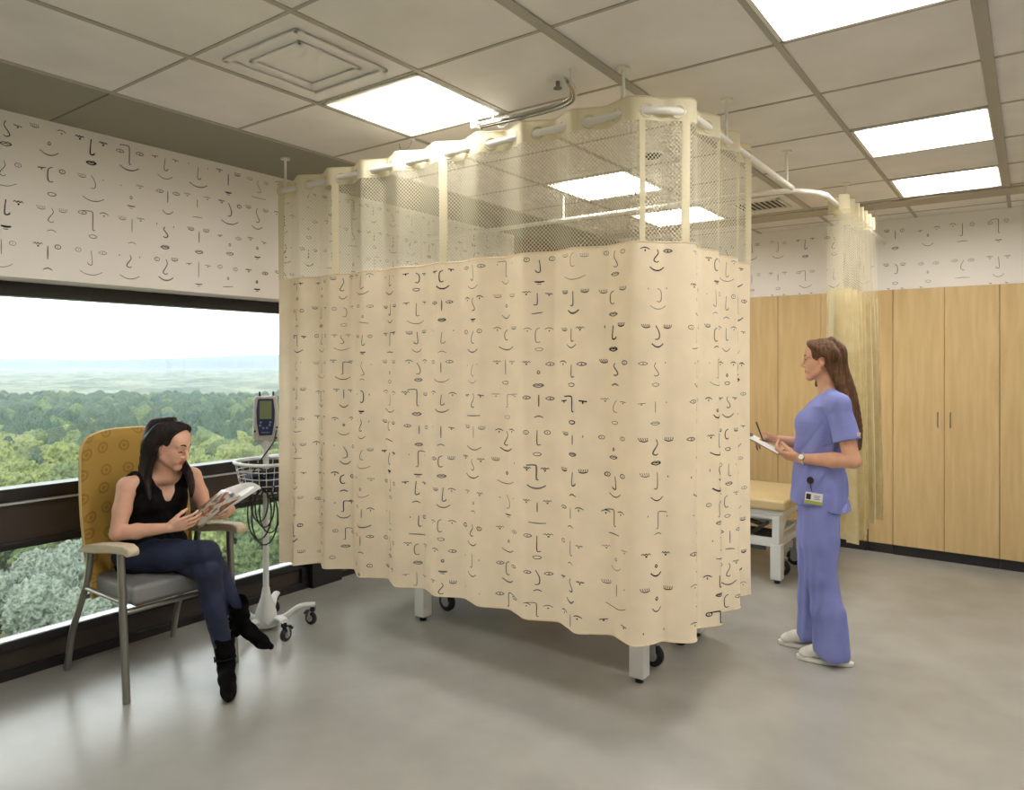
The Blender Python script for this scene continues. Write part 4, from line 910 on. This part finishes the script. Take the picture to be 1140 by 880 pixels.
# ---------------- standing nurse (local frame: +x the way she faces, +y her left, towards the camera)
NR = bpy.data.objects.new('person', None); COL.objects.link(NR); NR.location = (-.889, 4.026, 0); NR.rotation_euler = (0, 0, math.radians(192.5))
tag(NR, 'standing woman with long brown hair in blue scrubs writing on a clipboard', 'person')
nc = (.016, 0, 1.555); NM = frame((1, .0, -.03), (.03, 0, 1)); NS = .86
F = Field((-.24, -.30, .70), (.46, .30, 1.72), .003)
head(F, nc, NM, NS)
F.cone((-.008, 0, 1.50), (-.040, 0, 1.37), .044, .052, .02); F.cone((.005, 0, 1.48), (-.015, 0, 1.37), .034, .042, .02)
F.loft((-.01, 0, .72), I3, [(.10, .02, 0, .08, .12), (.18, .01, 0, .08, .13), (.30, .0, 0, .082, .125), (.45, .008, 0, .095, .14), (.57, -.005, 0, .085, .15), (.62, -.015, 0, .065, .13), (.655, -.025, 0, .04, .07)], .02)
NS1, NE1, NW1 = A3((-.060, .165, 1.325)), A3((-.128, .205, 1.058)), A3((.118, .135, 1.048)); NS2, NE2, NW2 = A3((-.03, -.165, 1.325)), A3((-.05, -.215, 1.06)), A3((.225, -.085, 1.118))
for S_, E_, W_ in ((NS1, NE1, NW1), (NS2, NE2, NW2)):
    F.cone((-.035, S_[1]*.35, 1.36), S_, .042, .046, .03); F.chain([S_, S_*.5+E_*.5, E_], [.047, .042, .036], .015); md = E_*.62+W_*.38; F.chain([E_, md, W_], [.036, .038, .024], .012)
hand(F, NW1, (.96, -.28, .12), (-.10, -.55, .80), (-.1, .35, 1), .95, (.55, .75, .5), .03, (.85, .15, .55), .15)
hand(F, NW2, (.93, .30, .08), (.05, .35, -.9), (.0, 1, .25), .95, (.55, .75, .55), .03, (.85, .35, -.35), .2)
V, Q = F.mesh(); hp2 = head_paint(nc, NM, NS); bn = np_obj('body', V, Q, [skinN, lipn], NR, lambda P: hp2(P)*1)
head_parts(NR, nc, NM, NS, browB, lash, eyew, iris)
# scrub top
scrub = mat('scrub_blue', (124, 132, 196), .8, rgb2=(134, 142, 206), vscale=6, bump=.12, bscale=600)
scrub2 = mat('scrub_seam', (104, 112, 180), .8)
F = Field((-.26, -.32, .70), (.26, .34, 1.46), .0035)
F.loft((0, 0, .76), I3, [(0, .030, 0, .152, .190), (.10, .032, 0, .142, .180), (.22, .028, 0, .128, .162), (.36, .022, 0, .124, .158), (.48, .012, 0, .118, .165), (.56, -.008, 0, .098, .160), (.61, -.025, 0, .066, .12), (.635, -.03, 0, .03, .07)], .02, pw=2.3)
for y in (-1, 1): F.ell((.085, y*.062, 1.225), (.056, .062, .062), None, .04)
for S_, E_ in ((NS1, NE1), (NS2, NE2)):
    d = (E_-S_); F.cone((-.035, S_[1]*.45, 1.352), S_+A3((0, 0, .008)), .052, .062, .03); MM = frame((1, 0, 0), -d); MM2 = MM.copy(); F.cone(S_, S_+d*.70, .056, .067, .02)
F.disp(lambda X, Y, Z: .0050*np.sin(26*Z+34*X+5*np.sin(9*Y+8*X))*np.clip((1.22-Z)*3, .12, 1)+.0045*np.sin(75*X+10*Z+9*Y+2*np.sin(12*Z))*np.clip((1.30-Z)*3, .3, 1)+.006*np.exp(-((np.sin(11*Z+16*X+2)+.0*Y)/.16)**2)*np.clip((1.3-Z)*3, .3, 1))
F.cone((-.03, 0, 1.50), (-.018, 0, 1.390), .066, .070, .006, 'sub')
for a in (-1, 0, 1): F.cone((.058, a*.056, 1.43), (.112, a*.003, 1.250), .052, .018, .004, 'sub')
for S_, E_, s_ in ((NS1, NE1, 1), (NS2, NE2, -1)):
    d = (E_-S_)/np.linalg.norm(E_-S_); q = F.ax; u = (q[0][:, None, None]-S_[0])*d[0]+(q[1][None, :, None]-S_[1])*d[1]+(q[2][None, None, :]-S_[2])*d[2]; rad = np.sqrt((q[0][:, None, None]-S_[0]-u*d[0])**2+(q[1][None, :, None]-S_[1]-u*d[1])**2+(q[2][None, None, :]-S_[2]-u*d[2])**2); cutr = np.minimum(u-.178, .12-rad)-.0*u; cutr = np.where((rad < .12) & (s_*(q[1][None, :, None]+0*u) > .148), cutr, -1); F.F = np.maximum(F.F, cutr.astype(np.float32))
q = F.ax; F.F = np.maximum(F.F, (.795+.18*q[0][:, None, None]+.004*np.sin(30*q[0][:, None, None])-q[2][None, None, :]+0*q[1][None, :, None]).astype(np.float32))
V, Q = F.mesh(); tp_ = np_obj('scrub_top', V, Q, scrub, NR)
# re-grow forearm visibility: sleeves are hollow at the hem, arms pass through
F = Field((-.24, -.26, .02), (.30, .26, .96), .004)
F.ell((.02, 0, .845), (.125, .160, .12), None, .03)
nl = [A3((.02, .085, .84)), A3((.020, .088, .62)), A3((.012, .085, .44)), A3((-.012, .088, .26)), A3((-.030, .090, .06))]; fl_ = [A3((.03, -.085, .84)), A3((.05, -.082, .62)), A3((.062, -.078, .44)), A3((.052, -.080, .26)), A3((.050, -.085, .075))]
F.chain(nl, [.098, .092, .073, .080, .092], .02); F.chain(fl_, [.095, .088, .070, .074, .084], .02)
F.disp(lambda X, Y, Z: .0050*np.sin(55*X+40*Y+3.5*Z)+.0030*np.sin(95*X-60*Y+6*Z)+.0020*np.sin(30*Z+25*X+20*Y)*np.clip(1.2-abs(Z-.42)*4, 0, 1))
q = F.ax; Zc = q[2][None, None, :]+0*q[0][:, None, None]; cut = .030+.030*np.exp(-((q[0][:, None, None]-.06)/.05)**2)+.0*q[1][None, :, None]; F.F = np.maximum(F.F, (cut-Zc).astype(np.float32))
V, Q = F.mesh(); V = smooth_v(V, Q, 1); np_obj('scrub_trousers', V, Q, scrub, NR)
shoew = mat('shoe_off_white', (206, 202, 190), .6, var=.03, vscale=30); shoes_ = mat('shoe_sole', (228, 226, 218), .6); shoeg = mat('shoe_grey_trim', (150, 150, 146), .6)
def shoe(cx, cy, rot):
    F = Field((cx-.2, cy-.2, -.01), (cx+.2, cy+.2, .14), .003); M = np.array(Rz(rot)); T = lambda x, y, z: A3((cx, cy, 0))+M @ A3((x, y, z))
    F.chain([T(-.075, 0, .052), T(-.02, 0, .050), T(.06, -.004, .040), T(.10, -.004, .034)], [.038, .037, .038, .030], .02); F.cone(T(-.06, 0, .06), T(-.055, 0, .10), .036, .034, .02); F.cone(T(-.03, 0, .08), T(.04, 0, .055), .030, .026, .02)
    F.ell(T(.105, -.004, .030), (.032, .040, .022), M, .01); q = F.ax[2][None, None, :]; F.F = np.maximum(F.F, (.014-q+0*F.F).astype(np.float32)); V, Q = F.mesh(); s_ = np_obj('shoe', V, Q, shoew, NR)
    m = MB(); P = [(.137*math.cos(t)*1.0+.012, (.042+.004*math.cos(t))*math.sin(t)) for t in [2*PI*i/40 for i in range(40)]]; Pw = [tuple((A3((cx, cy, 0))+M @ A3((a, b, 0)))[:2]) for a, b in P]; m.prism(Pw, 2, 0.0, .024); m.build('sole', shoes_, s_, local=True, bevel=.006)
    m = MB()
    for k in range(4): x = .015+.018*k; m.tube([tuple(T(x, -.022, .072-.006*k)), tuple(T(x+.003, 0, .086-.007*k)), tuple(T(x, .022, .072-.006*k))], .0028, 6)
    m.build('laces', shoes_, s_, local=True, smooth=True)
    m = MB(); m.tube(bez([T(-.10, .034, .035), T(-.04, .042, .05), T(.02, .041, .034), T(.07, .043, .034)]), .0035, 6); m.build('side_stripe', shoeg, s_, local=True, smooth=True)
shoe(-.012, .092, 0); shoe(.085, -.085, .05)
# hair
F = Field((-.26, -.14, 1.04), (.16, .14, 1.72), .0035); T = lambda x, y, z: A3(nc)+NM @ (A3((x, y, z))*NS)
F.ell(T(-.022, 0, .043), A3((.108, .086, .094))*NS, NM, .01); F.ell(T(-.060, 0, -.01), A3((.066, .072, .088))*NS, NM, .02)
for y in (-1, 1):
    for j in range(9):
        a = j/8; hair_strand(F, [T(.066-.10*a, y*.012, .112+.010*a), T(.052-.11*a, y*.060, .090), T(-.012-.075*a, y*.082, .038-.01*a), T(-.052-.045*a, y*(.078-.01*a), -.05), A3((-.095-.03*a, y*(.075-.03*a), 1.36)), A3((-.135-.02*a, y*(.060-.02*a), 1.20)), A3((-.150-.012*a, y*(.045-.02*a), 1.09+.03*a))], [.010, .014, .016, .018, .020, .016, .006], .008)
for j in range(7): y = -.055+.11*j/6; hair_strand(F, [T(-.06, y*.5, .125), T(-.115, y, .06), T(-.120, y, -.04), A3((-.130, y, 1.38)), A3((-.158, y*.9, 1.22)), A3((-.165, y*.7, 1.10))], [.014, .02, .022, .022, .018, .006], .01)
for j in range(3): hair_strand(F, [T(-.02-.02*j, -.080, .0), T(.0-.02*j, -.078, -.06), T(.020-.02*j, -.070, -.115), T(.034-.02*j, -.075, -.160)], [.012, .013, .012, .004], .008)
F.ell(T(.090, 0, -.038), A3((.076, .072, .108))*NS, NM, .006, 'sub'); F.cone(T(-.008, .13, -.004), T(-.004, .070, -.006), .026, .020, .006, 'sub'); F.cone(T(.02, .12, -.05), T(.0, .07, -.10), .035, .03, .008, 'sub')
V, Q = F.mesh(); np_obj('hair', V, Q, hairB, NR)
# watch, badge, sleeve tag, neckline trim
m = MB(); wf = A3((.245, -.07, -.01)); wf /= np.linalg.norm(wf); MM = frame(wf, (0, 0, 1)); wc = NW1-wf*.018
m.tube([tuple(wc+MM @ A3((0, .0275*math.cos(t), .0275*math.sin(t)))) for t in [2*PI*i/24 for i in range(24)]], .0055, 8, closed=True, mi=0, ell=.6)
wn = MM @ A3((0, .92, .38)); m.cyl(tuple(wc+wn*.024), tuple(wc+wn*.035), .0165, 20, mi=1); m.cyl(tuple(wc+wn*.035), tuple(wc+wn*.036), .0135, 20, mi=2)
m.build('wristwatch', [mat('watch_band', (232, 226, 214), .4), steel, mat('watch_face', (240, 236, 226), .3)], NR, smooth=True, local=True)
by = .196
m = MB(); m.cyl((.066, by-.010, .948), (.066, by+.006, .948), .017, 18, mi=0); m.tube(bez([(.066, by+.002, .935), (.062, by+.004, .91), (.058, by+.004, .893)]), .0018, 6, mi=0); rl = m.build('badge_reel', rub, NR, smooth=True, local=True)
MBd = Matrix.Rotation(-.10, 3, 'Y'); m = MB(); bc = Vector((.050, by+.006, .858)); m.box(bc, (.082, .003, .058), MBd, 0)
bdg = m.build('id_badge', mat('badge_white', (232, 232, 230), .3), NR, local=True, bevel=.001)
m = MB(); m.box(bc+MBd @ Vector((0, .0022, -.020)), (.080, .0008, .016), MBd); m.build('badge_stripe', mat('badge_green', (158, 172, 74), .4), bdg, local=True)
m = MB(); m.box(bc+MBd @ Vector((.025, .0022, .007)), (.022, .0008, .028), MBd); m.build('badge_photo', mat('badge_photo_dark', (52, 46, 48), .4), bdg, local=True)
m = MB()
for k, w_ in enumerate((.03, .024, .028)): m.box(bc+MBd @ Vector((-.014, .0022, .014-.008*k)), (w_, .0008, .0028), MBd)
m.build('badge_lettering', mat('badge_ink', (80, 82, 96), .5), bdg, local=True)
d = (NE1-NS1)/np.linalg.norm(NE1-NS1); tc_ = NS1+d*.138+A3((-.060, .044, 0)); m = MB(); m.box(tuple(tc_), (.024, .003, .018), Matrix.Rotation(-.2, 3, 'Y') @ Matrix.Rotation(.85, 3, 'Z')); m.build('sleeve_tag', mat('tag_pink_white', (232, 206, 204), .6), NR, local=True, bevel=.001)
# clipboard and pen (top-level things, in world coordinates)
RN = Matrix.Translation(NR.location) @ Matrix.Rotation(math.radians(192.5), 4, 'Z'); Wd = lambda p: RN @ Vector(p)
cbm = mat('clipboard_brown', (128, 112, 92), .5)
cb = empty('clipboard', (0, 0, 0), 'clipboard with white paper and dark clip held out by the standing nurse', 'clipboard'); cb.location = Wd((.298, .02, 1.102)); cb.rotation_euler = (0, 0, math.radians(192.5)-.12)
Mt = Matrix.Rotation(.09, 3, 'X') @ Matrix.Rotation(-.46, 3, 'Y'); bx = lambda m, c, d: m.box(Mt @ Vector(c), d, Mt)
m = MB(); bx(m, (0, 0, 0), (.215, .270, .004)); m.build('board', cbm, cb, local=True, bevel=.0015)
m = MB(); bx(m, (-.004, 0, .004), (.200, .250, .004)); m.build('paper_stack', pg, cb, local=True)
m = MB(); bx(m, (.088, .06, .013), (.034, .11, .016)); m.build('clip', dkg, cb, local=True, bevel=.004)
pn2 = Wd; m = MB(); a, b = Wd((.305, .0, 1.115)), Wd((.345, -.045, 1.215)); m.tube([a, a+(b-a)*.08, b], [.001, .0042, .0042], 10); tag(m.build('pen', mat('pen_dark', (40, 36, 44), .3), smooth=True), 'dark pen in the writing hand of the standing nurse', 'pen')
